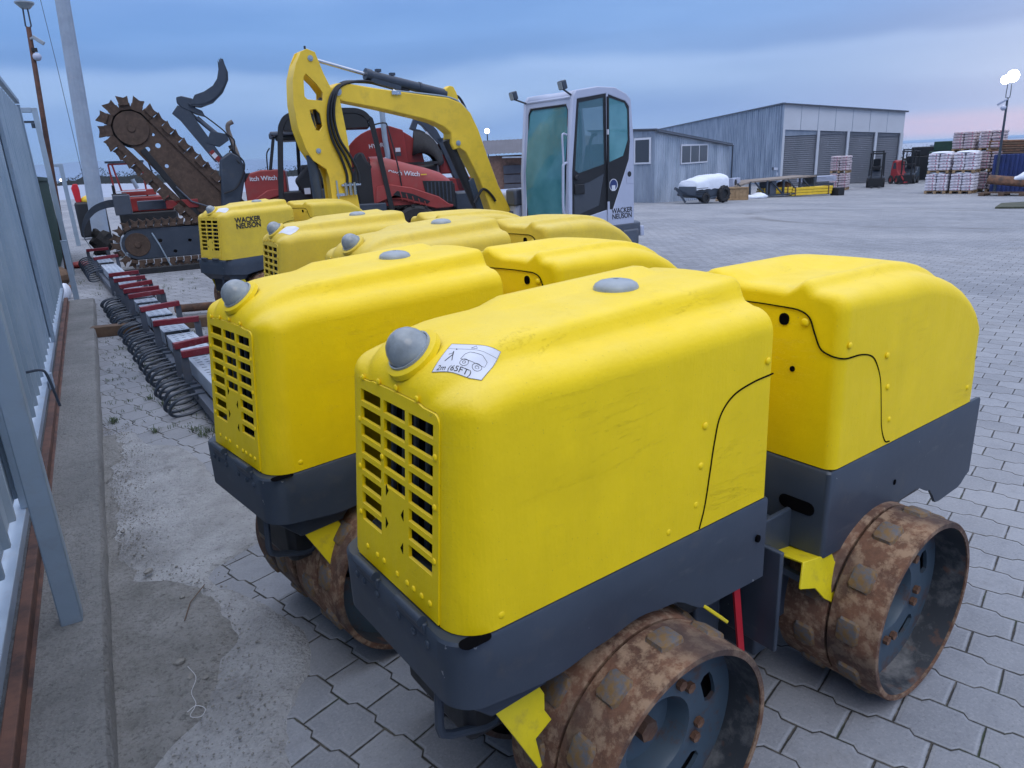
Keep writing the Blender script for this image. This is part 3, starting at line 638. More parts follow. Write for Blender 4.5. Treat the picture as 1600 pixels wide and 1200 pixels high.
def make_roller(loc, rz, label, paint, detail=2, bend=0.0, sticker=0, brand=False, ph=0.0, fdu=0.0, foff=0.0):
    root = thing('trench_roller', label, 'trench roller', (0, 0, 0), rz, 'yellow trench rollers parked in a row')
    root['paint'] = paint
    # root location: hood front right bottom corner -> local (0,-HB)
    c_, s_ = cos(rz), sin(rz); root.location = (loc[0]-HB*s_, loc[1]+HB*c_, 0)
    # -------- front half
    xs = [.072*(1-cos(pi/2*i/8)) for i in range(9)]+[.085, .10, .12, .15, .19, .24, .28, .31, .335, .36, .42, .5, .58, .66, .72, .76, .78, .80, .82]+[.845-.012*(1-sin(pi/2*i/4)) for i in range(0, 5)]
    fh = MB().loft([front_sec(x) for x in xs], cap0=False, cap1=True).obj('front_hood', paint, root, ang=50)
    # -------- grille plate closing the front
    s0 = front_sec(0); outline = [(y, z) for _, y, z in s0]
    outline = [(y*.996, z-(.0 if z < .7 else .0015)) for y, z in outline]
    R0, R1, Z0, Z1 = -.150, .150, .752, 1.050; outline = [(y, max(z, ZB+.003)) for y, z in outline]
    ring = [(max(R0, min(R1, y)), max(Z0, min(Z1, z))) for y, z in outline]
    ring = [(y, z) if (abs(y) >= .1499 or z >= Z1-1e-6 or z <= Z0+1e-6) else (y, Z1) for y, z in ring]
    # closed outline: add points along the bottom edge
    nb = 8; ob = [(I(outline[-1][0], outline[0][0], k/nb), outline[0][1]) for k in range(1, nb)]; rb_ = [(I(R1, R0, k/nb), Z0) for k in range(1, nb)]
    outl_, ring_ = outline+ob, ring+rb_; gm_ = MB(); n_ = len(outl_)
    for i_ in range(n_):
        j_ = (i_+1) % n_
        for d__, rev in ((-.0035, 0), (.0035, 1)):
            q_ = [(d__, *outl_[i_]), (d__, *outl_[j_]), (d__, *ring_[j_]), (d__, *ring_[i_])]; gm_.add(q_, [(0, 1, 2, 3) if not rev else (3, 2, 1, 0)])
        gm_.add([(-.0035, *outl_[i_]), (-.0035, *outl_[j_]), (.0035, *outl_[j_]), (.0035, *outl_[i_])], [(3, 2, 1, 0)])
    ys_ = [R0]
    for c0, c1 in ((-.141, -.055), (-.042, .042), (.055, .141)): ys_ += [c0, c1]
    ys_.append(R1); zs_ = [Z0]; pz = .0360
    for r_ in range(7, -1, -1): zc = 1.032-r_*pz; zs_ += [zc-.0125, zc+.0125]
    zs_.append(Z1)
    def cell(i_, k_):
        if i_ % 2 == 0 or k_ % 2 == 0: return True
        return (i_ == 3 and (k_-1)//2 < 3)      # solid emblem area low in the middle column
    for i_ in range(len(ys_)-1):
        for k_ in range(len(zs_)-1):
            y0_, y1_, z0_, z1_ = ys_[i_], ys_[i_+1], zs_[k_], zs_[k_+1]
            if cell(i_, k_):
                for d__ in (-.0035, .0035): gm_.add([(d__, y0_, z0_), (d__, y1_, z0_), (d__, y1_, z1_), (d__, y0_, z1_)], [(0, 1, 2, 3) if d__ > 0 else (3, 2, 1, 0)])
            else:
                for p_, q2 in (((y0_, z0_), (y1_, z0_)), ((y1_, z0_), (y1_, z1_)), ((y1_, z1_), (y0_, z1_)), ((y0_, z1_), (y0_, z0_))): gm_.add([(-.0035, *p_), (-.0035, *q2), (.0035, *q2), (.0035, *p_)], [(0, 1, 2, 3)])
    gm_.v = [(v[0]+ln(v[2]), v[1], v[2]) for v in gm_.v]
    gm_.obj('grille_plate', paint, root, ang=30, recalc=False)
    for cy, zc, sg in ((.034, .868, 1), (-.036, .842, -1), (.036, .800, 1), (-.034, .775, -1)):
        MB().plate([[(cy, zc-.011), (cy-.010*sg, zc+.002*sg), (cy, zc+.012)]], -.0042, -.0030, lambda a, b__, d__: (d__+ln(b__), a, b__)).obj('vent_slit', 'hole_shade', root)  # black triangles on the plate stand for shaded slits
    MB().box((.10, 0, .87), (.004, .31, .38)).obj('grille_dark', 'hole_shade', root)  # black sheet standing for the dark interior behind the grille
    core = MB()
    for i in range(7): core.tube([(.05, .14-.045*i, .74), (.075, .13-.045*i, 1.02)], .006, 6)
    core.tube([(.025, .12, .76), (.03, .0, .74), (.025, -.13, .75)], .012, 8); core.obj('radiator_pipes', 'steel_dark', root)
    # side strip at the far edge of the grille
    MB().bar((.006, HB-.060, .69), (.044, HB-.060, 1.05), .008, .010, (1, 0, 0)).obj('hinge_strip', paint, root)
    if detail > 0:
        for y, z in [(.130, 1.068), (.062, 1.074), (-.008, 1.078), (-.085, 1.076), (.148, .98), (.150, .88), (.150, .78), (-.148, .99), (-.148, .90), (-.148, .80), (.05, .93),
                     (.12, .715), (.075, .715), (.045, .715), (-.01, .712), (-.05, .712), (-.075, .712), (-.105, .712), (-.135, .712)]:
            rivet(root, (-.004+ln(z), y, z), (-1, 0, .1), .0065)
        for u, z in RV: rivet(root, (u, -HB-.002, z), (0, -1, 0))
    # -------- dark seam of the side service panel
    sm = MB(); pts = crom([(.844, -HB-.0012, .980), (.77, -HB-.0012, .975), (.705, -HB-.0012, .960), (.665, -HB-.0012, .925), (.648, -HB-.002, .870), (.635, -HB-.003, .80), (.622, -HB-.0035, .73), (.606, -HB-.004, .682)], 6)
    sm.tube(pts, .0020, 6); sm.obj('panel_gap', 'hole_shade', root)
    # -------- lamp lens on the nose
    n_ = Vector((-.62, 0, .78)).normalized(); q = n_.to_track_quat('Z', 'Y').to_matrix(); lc = Vector((.078, .0, 1.134))
    lb = MB(); lb.lathe([(.058, -.010), (.056, .001), (.048, .004), (.043, .004)], seg=32); lb.v = [tuple(q @ Vector(v)+lc) for v in lb.v]; lb.obj('lamp_seat', paint, root)
    lns = MB()
    prof = [(r_*.91, z_*.86) for r_, z_ in [(0, .058), (.010, .057), (.022, .053), (.033, .044), (.041, .031), (.0455, .016), (.047, .004), (.047, -.010)]]
    lns.lathe(prof, seg=32); lns.v = [tuple(q @ Vector((v[0]*1.02, v[1]*.98, v[2]))+lc) for v in lns.v]; lns.obj('lamp_lens', 'lens', root)
    rm = MB(); rm.lathe([(.0425, .009), (.045, .009), (.045, .001), (.0425, .001)], seg=32, closed=True); rm.v = [tuple(q @ Vector(v)+lc) for v in rm.v]; rm.obj('lamp_ring', 'lamp_body', root)
    # -------- filler cap
    cz = front_sec(.59)[len(s0)//2][2]
    fc = MB(); fc.lathe([(.050, -.003), (.050, .003), (.046, .010), (.036, .016), (.020, .0195), (.007, .0205), (.006, .016), (0, .016)], (.59, 0, cz), seg=36); fc.obj('filler_cap', 'lamp_body', root)
    # -------- base frame
    skirt(-.020, .845, HB+.009, BOT_F, .678, .060, 'front_frame', 'steel_dark', root)
    ch = MB(); ch.plate([[(-.013, .565), (-.006, .545), (.070, .470), (.20, .475), (.26, .54), (.26, .57), (-.01, .57)]], -HB+.03, HB-.03, lambda a, b__, d__: (a, d__, b__)); ch.obj('chin_plate', 'steel_dark', root, bevel=.006)
    for y0 in (.09, -.095):
        MB().cyl((-.022, y0-.045, .688), (-.022, y0+.045, .688), .010, 12).obj('hinge', 'steel_dark', root)
        hb = MB(); hb.box((-.018, y0, .672), (.012, .10, .022)); hb.obj('hinge_leaf', 'steel_dark', root, bevel=.003)
    if detail > 1:
        for y in (.145, .11, .05, -.04, -.10, -.15): 
            o_ = MB().sph((0, 0, 0), (.004, .008, .008), 8, 6).obj('bolt_head', 'steel_dark', root); o_.location = (-.021, y, .645)
    MB().lathe([(0, 0), (.013, 0)], (.05, -HB+.004, .681), seg=4)
    dk = MB(); dk.plate([rrect(.062, .030, .0145, .028, -HB-.002, 4)], .6786, .6796, lambda a, b__, d__: (a, b__, d__)); dk.obj('corner_gap', 'hole_shade', root)  # black ellipse on the flange stands for the shaded pocket
    # tow loop under the chin
    for yy in (-.125,):
        tl = MB(); tl.tube([(.006, yy, .52), (.0, yy, .435), (.004, yy, .415), (.022, yy, .402), (.10, yy, .375), (.125, yy, .374), (.15, yy, .40), (.16, yy, .46)], .0095, 8); tl.obj('tow_loop', 'steel_dark', root)
    # belly between the drums
    bl = MB(); bl.box((.42, 0, .50), (.72, .26, .30)); bl.cyl((.432, -.20, .264), (.432, .20, .264), .07, 16); bl.obj('gearbox', 'black', root, bevel=.02)
    # scrapers: notched yellow plates
    def notch(M_, par, w=.13, name='scraper'):
        pl_ = [(0, 0), (w, 0), (w+.012, .03), (w-.016, .048), (w-.002, .078), (w-.036, .090), (w-.042, .118), (w-.062, .108), (.02, .05)]
        b__ = MB().plate([pl_], 0, .008, lambda a, c2, d__: (a, c2, d__)); b__.v = [tuple(M_ @ Vector(v)) for v in b__.v]
        return b__.obj(name, 'yellow_bright', par, bevel=.0015)
    def scr(par, pts, yy, fold, name='drum_scraper'):
        b__ = MB(); sg = 1 if yy < 0 else -1
        b__.plate([pts], 0, .006, lambda a, c2, d__: (a, yy+sg*(d__+(c2-.45)*.25), c2))
        (ua, za), (ub, zb2) = fold; yA = yy+sg*(za-.45)*.25; yB = yy+sg*(zb2-.45)*.25
        b__.add([(ua, yA, za), (ub, yB, zb2), (ub+.01, yB+sg*.17, zb2-.02), (ua+.01, yA+sg*.17, za-.02), (ua, yA, za-.006), (ub, yB, zb2-.006), (ub+.01, yB+sg*.17, zb2-.026), (ua+.01, yA+sg*.17, za-.026)], [(0, 1, 2, 3), (7, 6, 5, 4), (0, 4, 5, 1), (1, 5, 6, 2), (2, 6, 7, 3), (3, 7, 4, 0)])
        return b__.obj(name, 'yellow_bright', par, bevel=.0015)
    SP = [(.055, .525), (.127, .520), (.175, .500), (.195, .455), (.188, .424), (.200, .400), (.156, .382), (.159, .326), (.150, .322), (.112, .405)]
    for yy in (-.205, .205): scr(root, SP, yy, ((.055, .525), (.175, .50)))
    yb_ = MB(); yb_.bar((.56, -.19, .550), (.685, -.255, .425), .03, .008, (.5, 0, 1)); yb_.obj('scraper_bar', 'yellow_bright', root, bevel=.002)
    for sd_ in (-1, 1): make_drum(root, .432+fdu, sd_, ph, off=foff)
    # -------- joint
    jt = MB(); jt.box((.80, 0, .38), (.10, .24, .34)); jt.box((.99, 0, .33), (.10, .34, .38)); jt.cyl((.90, 0, .22), (.90, 0, .56), .05, 20); jt.box((.9, 0, .50), (.18, .18, .06)); jt.box((.9, 0, .26), (.18, .18, .06)); jt.obj('joint', 'steel_dark', root, bevel=.008)
    jb = MB(); jb.bar((.975, -.175, .56), (.975, -.175, .235), .17, .014, (0, 1, 0)); jb.bar((.895, -.16, .52), (.895, -.16, .235), .014, .20, (0, 1, 0)); jb.obj('joint_cheek', 'steel_dark', root, bevel=.004)
    rs_ = MB(); rs_.bar((.80, -.19, .50), (.86, -.185, .19), .022, .006, (0, 1, 0)); rs_.sph((.862, -.182, .18), .016, 10, 6); rs_.obj('lock_strap', 'red_bright', root)
    # -------- rear half
    rr = bpy.data.objects.new('rear_half', None)
    J = Vector((.92, 0, 0)); Rb = Matrix.Rotation(bend, 3, 'Z')
    def place(o_): 
        o_.location = J+Rb @ (Vector((1.052, -.040, 0))+Vector(o_.location)-J); o_.rotation_euler = (o_.rotation_euler[0], o_.rotation_euler[1], o_.rotation_euler[2]+bend) if o_.name.split('.')[0] != 'rivet' else (Matrix.Rotation(bend, 3, 'Z') @ o_.rotation_euler.to_matrix()).to_euler(); return o_
    xs = [.035*(1-cos(pi/2*i/6)) for i in range(7)]+[.045, .06, .09, .14, .2, .26, .31, .34, .38, .42, .45, .5, .55, .6, .65, .7, .73]+[.80-.05*(1-sin(pi/2*i/7)) for i in range(1, 8)]
    place(MB().loft([rear_sec(x) for x in xs], cap0=True, cap1=True).obj('rear_hood', paint, root, ang=50))
    place(skirt(-.008, .83, HB+.006, BOT_R, .689, .012, 'rear_frame', 'steel_dark', root, lip=.012))
    sm = MB(); y_ = -HB-.0012
    sm.tube(crom([(-.002, -.075, 1.082), (-.003, -.115, 1.080), (-.003, -.145, 1.066), (-.003, -.162, 1.03), (-.003, -.180, .995), (-.002, -.204, .983), (.003, -.219, .979), (.010, -.2275, .977), (.028, y_, .975), (.09, y_, .972), (.14, y_, .958), (.17, y_, .93), (.195, y_, .885), (.21, y_-.001, .82), (.225, y_-.002, .75), (.25, y_-.003, .705), (.275, y_-.003, .697)], 5), .0020, 6)
    sm.tube(crom([(-.002, .15, 1.080), (-.003, .0, 1.083), (-.002, -.075, 1.082)], 4), .0018, 6)
    place(sm.obj('panel_gap', 'hole_shade', root))
    if detail > 0:
        for u, z in ((.030, 1.006), (.215, .945), (.235, .857), (.262, .762), (.725, .745)): place(rivet(root, (u, -HB-.003, z), (0, -1, 0)))
        place(rivet(root, (-.003, -.135, 1.052), (-1, 0, 0), .011)); 
    for hy, hz, hw_ in ((-.078, 1.052, .030), (-.11, .93, .014)): dk = MB(); dk.plate([rrect(hw_*.87, hw_, hw_*.4, hy, hz)], -.0035, .003, lambda a, b__, d__: (d__, a, b__)); place(dk.obj('access_hole', 'hole_shade', root))  # black plates on the surface stand for shaded holes
    dk = MB(); dk.plate([rrect(.10, .036, .017, -.155, .575)], -.0105, -.004, lambda a, b__, d__: (d__, a, b__)); place(dk.obj('frame_slot', 'hole_shade', root))  # black pill plate stands for the shade in the slot
    dk = MB(); dk.plate([rrect(.012, .016, .005, .33, .560, 2)], -HB-.0075, -HB-.003, lambda a, b__, d__: (a, d__, b__)); place(dk.obj('frame_hole', 'hole_shade', root))
    dk = MB(); dk.plate([rrect(.014, .018, .006, .81, .585, 2)], -HB-.0155, -HB-.01, lambda a, b__, d__: (a, d__, b__)); dk.obj('frame_hole', 'hole_shade', root)
    bl = MB(); bl.box((.42, 0, .50), (.72, .26, .30)); bl.cyl((.245, -.20, .264), (.245, .20, .264), .07, 16); place(bl.obj('rear_gearbox', 'black', root, bevel=.02))
    SR = [(-.09, .41), (-.06, .468), (.062, .448), (.068, .425), (.103, .405), (.078, .372), (.088, .335), (.04, .312), (.03, .33), (0, .352), (-.03, .39)]
    for yy in (-.235, .235): place(scr(root, [(a-.02, c2) for a, c2 in SR], yy, ((-.08, .468), (.042, .448))))
    jc = MB(); jc.bar((-.06, -.15, .41), (-.03, -.235, .385), .018, .018); jc.cyl((-.075, -.135, .415), (-.06, -.15, .41), .016, 10); place(jc.obj('scraper_arm', 'steel_dark', root))
    for sd_ in (-1, 1): place(make_drum(root, .245, sd_, ph+.2, off=.022))
    bpy.data.objects.remove(rr)
    # -------- labels on the paint
    if sticker:
        N_ = Vector((-.50, -.40, .77)).normalized(); X_ = Vector((.41, -.91, 0)); X_ = (X_-N_*X_.dot(N_)).normalized(); Y_ = N_.cross(X_)
        o0 = Vector((.135, -.105, 1.11))
        m_ = frame_mtx(o0, X_, Y_); st = MB(); w_, h_ = .098, .076
        g = []
        for i in range(13):
            rw = []
            for j in range(11):
                u, v = (i/12-.5)*w_, (j/10-.5)*h_; p3 = m_ @ Vector((u, v, .0)); rw.append(p3)
            g.append(rw)
        bvh = STICK_BVH(fh)
        def onhood(p3, off):
            hit = bvh.ray_cast(p3+N_*.08, -N_); return tuple(hit[0]+N_*off) if hit[0] else tuple(p3)
        g2_ = [[onhood(q_, .0012) for q_ in rw] for rw in g]
        g3_ = [[onhood(q_, .0003) for q_ in rw] for rw in g]
        st.loft(g2_, cap0=False, cap1=False); so = st.obj('warning_sticker', 'white_sign', root, recalc=False)
        if sticker == 2:
            tm = m_.copy()
            def inkmesh(o_):
                me = o_.data
                for v in me.vertices: 
                    z_ = (v.co-o0).dot(N_); v.co = Vector(onhood(v.co, .0016+max(0, z_)*.3))
                o_.parent = so; return o_
            inkmesh(text('sticker_text', '2m (65FT)', 'ink', so, tm @ Matrix.Translation((-.008, -.029, .0)), .0165, .0002, squash=.95))
            k = MB()
            def seg(pts_, r_=.0009):
                r_ *= .6
                b__ = []
                for a, c2 in zip(pts_, pts_[1:]):
                    n__ = max(2, int((Vector(a)-Vector(c2)).length/.004))
                    b__ += [tuple(Vector(a).lerp(Vector(c2), t/n__)) for t in range(n__)]
                b__.append(pts_[-1]); k.tube([onhood(m_ @ Vector((a[0], a[1], 0)), .0014) for a in b__], r_, 4)
            # walking figure, roller outline, wheels
            seg([(-.030, .014), (-.026, .004)], .002); seg([(-.027, .004), (-.034, -.012)], .0014); seg([(-.026, .004), (-.020, -.010)], .0014); seg([(-.036, .006), (-.029, .010)], .0009); seg([(-.028, .020), (-.0275, .0215)], .0024)
            seg([(-.048, .022), (.048, .022)], .0004); seg([(.0, .026), (.006, .034), (.012, .026), (.0, .026)], .0006)
            seg([(-.002, .008), (.004, .014), (.028, .014), (.038, .006), (.038, -.006), (-.004, -.006), (-.002, .008)], .0006)
            for cx_ in (.006, .028): seg([(cx_+.0075*cos(a*pi/6), -.012+.0075*sin(a*pi/6)) for a in range(13)], .0007); seg([(cx_+.003*cos(a*pi/4), -.012+.003*sin(a*pi/4)) for a in range(9)], .0007)
            seg([(-.0485, -.0375), (.0485, -.0375), (.0485, .0375), (-.0485, .0375), (-.0485, -.0375)], .0005)
            ko = k.obj('sticker_drawing', 'ink', so)
    if brand:
        bm_ = text('brand_lettering', 'WACKER\nNEUSON', 'ink', root, frame_mtx((.30, -HB-.0035, 1.005), (1, 0, 0), (0, .0, 1)), .068, .0005, bold=.002)
    return root
from mathutils.bvhtree import BVHTree
def STICK_BVH(o_):
    return BVHTree.FromPolygons([v.co for v in o_.data.vertices], [p_.vertices for p_ in o_.data.polygons])
random.seed(11)
make_roller((.404, .935), .106, 'nearest bright yellow trench roller, white walking figure sticker on its nose', 'yellow_new', 2, 0, 2, ph=.15)
make_roller((.286, 1.825), .20, 'bright yellow trench roller beside the nearest one, its nose bare of any sticker', 'yellow_new', 2, 0, 0, ph=.5, fdu=-.07, foff=-.08)
make_roller((.97, 2.90), .24, 'faded yellow trench roller mostly hidden behind the two bright ones, no sticker', 'yellow_old', 1, 0, 0, ph=.8)
make_roller((.86, 4.13), .05, 'trench roller with black scratches on its faded hood and a pale blank sticker', 'yellow_old', 1, 0, 1, ph=.3)
make_roller((1.04, 7.22), .42, 'farthest trench roller, faded yellow with dark two-line lettering on its side', 'yellow_old', 1, 0, 1, brand=True, ph=.6)

# ================================================================== FENCE SIDE
fn = thing('metal_fence', 'tall pale blue corrugated sheet fence standing on the kerb, streaked with rust', 'fence', (-.47, 0, 0))
prof = []
y = -1.2
while y < 10.55:
    for dy, dx in ((0, 0), (.19, 0), (.20, .022), (.225, .022), (.235, 0)): prof.append((dx-.012, y+dy))
    y += .24
rows_ = [[(x, y, z) for x, y in prof] for z in (.235, .9, 1.6, 2.30)]
back = [[(x-.0012, y, z) for x, y in prof] for z in (2.30, 1.6, .9, .235)]
MB().loft(rows_+back, cap0=False, cap1=False).obj('sheet_panel', 'sheet_fence', fn, ang=30)
f_ = MB(); f_.box((.0, 4.65, 2.375), (.045, 11.8, .045)); f_.obj('top_rail', 'frame_grey', fn, bevel=.003)
f_ = MB(); f_.box((.0, 4.65, .175), (.05, 11.8, .05)); f_.obj('bottom_rail', 'white_paint', fn, bevel=.003)
f_ = MB(); f_.box((.0, 10.53, 1.27), (.045, .045, 2.14)); f_.obj('end_post', 'frame_grey', fn, bevel=.003)
for y in (3.3, 6.9):
    f_ = MB(); f_.box((.022, y, 1.27), (.03, .05, 2.14)); f_.obj('upright', 'frame_grey', fn, bevel=.003)
rl = MB(); rl.box((-.418, 4.4, .128), (.036, 11.0, .055)); rl.box((-.418, 4.4, .103), (.06, 11.0, .008)); tag(rl.obj('guide_rail', 'rail_rust', bevel=.004), 'rusty steel rail lying on the kerb along the foot of the fence', 'rail')
br = MB(); br.box((-.425, 5.46, .20), (.03, .055, .12)); tag(br.obj('rail_bracket', 'white_paint', bevel=.004), 'white bracket gripping the rusty rail under the fence', 'bracket')
hk = MB(); hk.tube(crom([(-.47, 4.7, .45), (-.40, 4.7, .45), (-.375, 4.7, .41), (-.35, 4.68, .23)], 5), .0075, 8); tag(hk.obj('bent_rod', 'steel_dark'), 'bent rusty steel rod hooked out of the corrugated fence', 'rod')
def post(name, x, y, z0_, z1_, w, mat, label, cat='post'):
    r_ = thing(name, label, cat, (x, y, z0_)); m_ = MB(); m_.box((0, 0, (z1_-z0_)/2), (w, w, z1_-z0_)); m_.obj('tube', mat, r_, bevel=.004)
    return r_
post('fence_post', -.295, 2.46, .098, 2.5, .062, 'frame_grey', 'nearest square grey post bolted to the kerb in front of the fence')
r_ = thing('brace_post', 'short pale square brace on the kerb near the far end of the fence', 'post', (-.32, 10.19, .08)); m_ = MB(); m_.bar((0, 0, 0), (0, 0, .70), .06, .06); m_.obj('tube', 'white_paint', r_, bevel=.004); m_ = MB(); m_.box((0, 0, .705), (.066, .066, .012)); m_.obj('cap', 'frame_grey', r_)
gp_ = thing('gate_portal', 'tall grey gate portal with an arm and guide roller beyond the fence end', 'gate post', (-.43, 13.7, 0))
m_ = MB(); m_.box((.02, 0, 1.28), (.075, .075, 2.56)); m_.obj('upright', 'frame_grey', gp_, bevel=.004); m_ = MB(); m_.box((-.16, 0, 2.53), (.28, .07, .07)); m_.obj('arm', 'frame_grey', gp_, bevel=.004)
m_ = MB(); m_.box((-.12, 0, 2.36), (.20, .06, .03)); m_.cyl((-.04, 0, 2.34), (-.04, 0, 2.27), .028, 12); m_.obj('guide_roller', 'steel_dark', gp_)
gp_ = thing('gate_portal', 'smaller and more distant grey gate portal behind the rusty lamp pole', 'gate post', (-.36, 20, 0))
m_ = MB(); m_.box((.02, 0, .93), (.09, .09, 1.86)); m_.obj('upright', 'frame_grey', gp_, bevel=.004); m_ = MB(); m_.box((-.12, 0, 1.83), (.20, .08, .06)); m_.obj('arm', 'frame_grey', gp_, bevel=.004)
# rusty lamp pole, leaning
lp = thing('lamp_pole', 'thin leaning rusty pole with a floodlight and two cameras behind the fence', 'lamp pole', (-.47, 13.9, 0))
m_ = MB(); m_.cyl((0, 0, 0), (.222, 0, 3.72), .045, 12, .034); m_.obj('pole', 'rail_rust', lp)
m_ = MB(); m_.tube([(.205, 0, 3.70), (.19, 0, 3.74), (.205, 0, 3.98)], .012, 6); m_.tube([(.235, 0, 3.70), (.262, 0, 3.74), (.265, 0, 3.98)], .012, 6); m_.obj('bracket', 'steel_dark', lp)
m_ = MB(); m_.lathe([(0, 0), (.06, 0), (.13, .07), (.13, .09), (0, .10)], (.24, 0, 3.97), seg=20); m_.obj('floodlight', 'lamp_body', lp)
m_ = MB(); m_.bar((.215, -.02, 3.55), (.26, -.06, 3.57), .03, .03); m_.bar((.25, -.06, 3.58), (.38, -.09, 3.48), .055, .055); m_.obj('camera_box', 'lamp_body', lp, bevel=.006)
m_ = MB(); m_.sph((.25, -.05, 3.30), .06, 14, 10); m_.cyl((.20, 0, 3.34), (.25, -.05, 3.34), .02, 8); m_.obj('camera_dome', 'cab_white', lp)
m_ = MB(); m_.box((.235, -.03, 3.40), (.08, .06, .05)); m_.obj('junction_box', 'black', lp)
# concrete pole
cp = thing('concrete_pole', 'thick pale concrete power pole leaning up out of the picture', 'pole', (.16, 20, 0))
m_ = MB(); m_.cyl((0, 0, 0), (.36, 0, 8.0), .19, 12, .13); m_.obj('shaft', 'pole_concrete', cp, ang=20)
m_ = MB(); m_.box((.36, 0, 7.7), (1.2, .1, .1)); m_.obj('crossarm', 'steel_dark', cp)
m_ = MB(); m_.tube([(-.09, 20.3, 7.9), (.02, 20.2, 4), (.06, 20.1, 1.2), (.07, 20.1, .3)], .006, 5); tag(m_.obj('earth_wire', 'steel_dark'), 'hair thin wire hanging beside the concrete pole', 'wire')
gc = thing('green_container', 'dark green container glimpsed between the fence end and gate portal', 'container', (-1.65, 15.2, 0))
m_ = MB()
for i in range(23): m_.box((0, -2.9+i*.265, .78), (2.1, .15, 1.5))
m_.box((0, 0, .75), (2.04, 6.0, 1.46)); m_.obj('body', 'green_dark', gc, bevel=.01); m_ = MB(); m_.box((0, 0, 1.53), (2.16, 6.1, .06)); m_.obj('top_frame', 'green_dark', gc)

# ================================================================== TINE RAKE
rk = thing('tine_bar', 'long grey spring tine bar with maroon brackets lying along the blocks', 'harrow', (.45, 6.3, 0), 0)
def rx(y): return -.055*(y-6.3)+(.0 if y > 5 else 0)
m_ = MB(); y = 4.4
BRK = [5.05, 5.38, 6.29, 7.16, 8.06, 8.44, 8.92, 9.49, 10.10, 12.56, 14.14]
segs = [(4.3, 5.30), (5.45, 6.22), (6.36, 7.10), (7.22, 7.98), (8.12, 8.38), (8.5, 8.86), (8.98, 9.42), (9.55, 10.05), (10.3, 12.4), (12.7, 14.0)]
for a, c_ in segs:
    holes = []
    n = int((c_-a)/.075)
    for i in range(n):
        yy = a+(i+.6)*(c_-a)/(n+.2)
        for xx in (-.055, 0, .055): holes.append(list(reversed(rrect(.034, .020, .008, xx+rx(yy), yy-6.3+.012*sin(i+xx*40), 2))))
    q_ = MB(); q_.plate([[(rx(a)-.10, a-6.3), (rx(a)+.10, a-6.3), (rx(c_)+.10, c_-6.3), (rx(c_)-.10, c_-6.3)]]+holes, .245, .25, lambda u, v, d__: (u, v, d__))
    q_.bar((rx(a)-.098, a-6.3, .195), (rx(c_)-.098, c_-6.3, .195), .006, .10); q_.bar((rx(a)+.098, a-6.3, .195), (rx(c_)+.098, c_-6.3, .195), .006, .10)
    q_.obj('grating', 'galv', rk)
q_ = MB(); q_.bar((rx(4.2)-.13, -2.1, .10), (rx(14.6)-.13, 8.3, .10), .05, .07); q_.bar((rx(4.2)+.13, -2.1, .06), (rx(14.6)+.13, 8.3, .06), .05, .09); q_.bar((rx(4.2), -2.1, .14), (rx(14.6), 8.3, .14), .16, .04); q_.obj('frame_bar', 'steel_grey', rk, bevel=.004)
for i, y in enumerate(BRK):
    q_ = MB(); tl_ = .05*sin(i*2.3); q_.bar((rx(y)-.165, y-6.3-tl_, .335), (rx(y)+.165, y-6.3+tl_, .345), .045, .045); q_.obj('bracket', 'maroon', rk, bevel=.003)
    MB().bar((rx(y)-.15, y-6.3-tl_, .08), (rx(y)-.15, y-6.3-tl_, .32), .05, .012, (0, 1, 0)).obj('bracket_leg', 'steel_grey', rk); MB().bar((rx(y)+.15, y-6.3+tl_, .05), (rx(y)+.15, y-6.3+tl_, .33), .05, .012, (0, 1, 0)).obj('bracket_leg', 'steel_grey', rk)
tn = MB(); tn.tube(crom([(0, 0, .16), (-.07, -.015, .165), (-.15, -.02, .135), (-.185, -.01, .07), (-.165, .01, .018), (-.10, .02, .008), (-.03, .02, .028), (.0, .018, .05)], 5), .0105, 8); tn.box((-.005, 0, .15), (.05, .05, .05))
t0 = tn.obj('spring_tine', 'steel_dark', rk); md = t0.data; first = True
q_ = MB(); q_.box((.36, -1.2, .12), (.06, 1.3, .22)); q_.box((.24, -1.75, .16), (.3, .08, .1)); q_.obj('frame_plate', 'steel_grey', rk, bevel=.006)
for i in range(38):
    y = 4.75+i*.132
    if first: o = t0; first = False
    else: o = bpy.data.objects.new('spring_tine', md); COL.objects.link(o); o.parent = rk
    o.location = (rx(y)-.13, y-6.3, 0); o.rotation_euler = (0, 0, .12*sin(i*1.7)); o.scale = (1.08+.08*sin(i*2.1), 1, .82+.06*sin(i*1.3))
for i in range(9):
    y = 12.0+i*.28; o = bpy.data.objects.new('spring_tine', md); COL.objects.link(o); o.parent = rk; o.location = (rx(y)-.13, y-6.3, .05); o.rotation_euler = (0, 0, .1)
for i in range(4):
    y = 4.45+i*.26; o = bpy.data.objects.new('spring_tine', md); COL.objects.link(o); o.parent = rk; o.location = (rx(y)+.13, y-6.3, .10); o.rotation_euler = (0, 0, pi)
m_ = MB(); m_.bar((-.19, 7.95, .05), (1.05, 7.66, .05), .12, .10); tag(m_.obj('timber', 'wood_dark', bevel=.006), 'weathered timber beam lying across the blocks under the tine bar', 'timber')
m_ = MB(); m_.cyl((.62, 8.5, .08), (1.35, 8.3, .08), .045, 14); tag(m_.obj('pipe', 'rust_dark'), 'rusty pipe lying behind the second roller beside the tine bar', 'pipe')

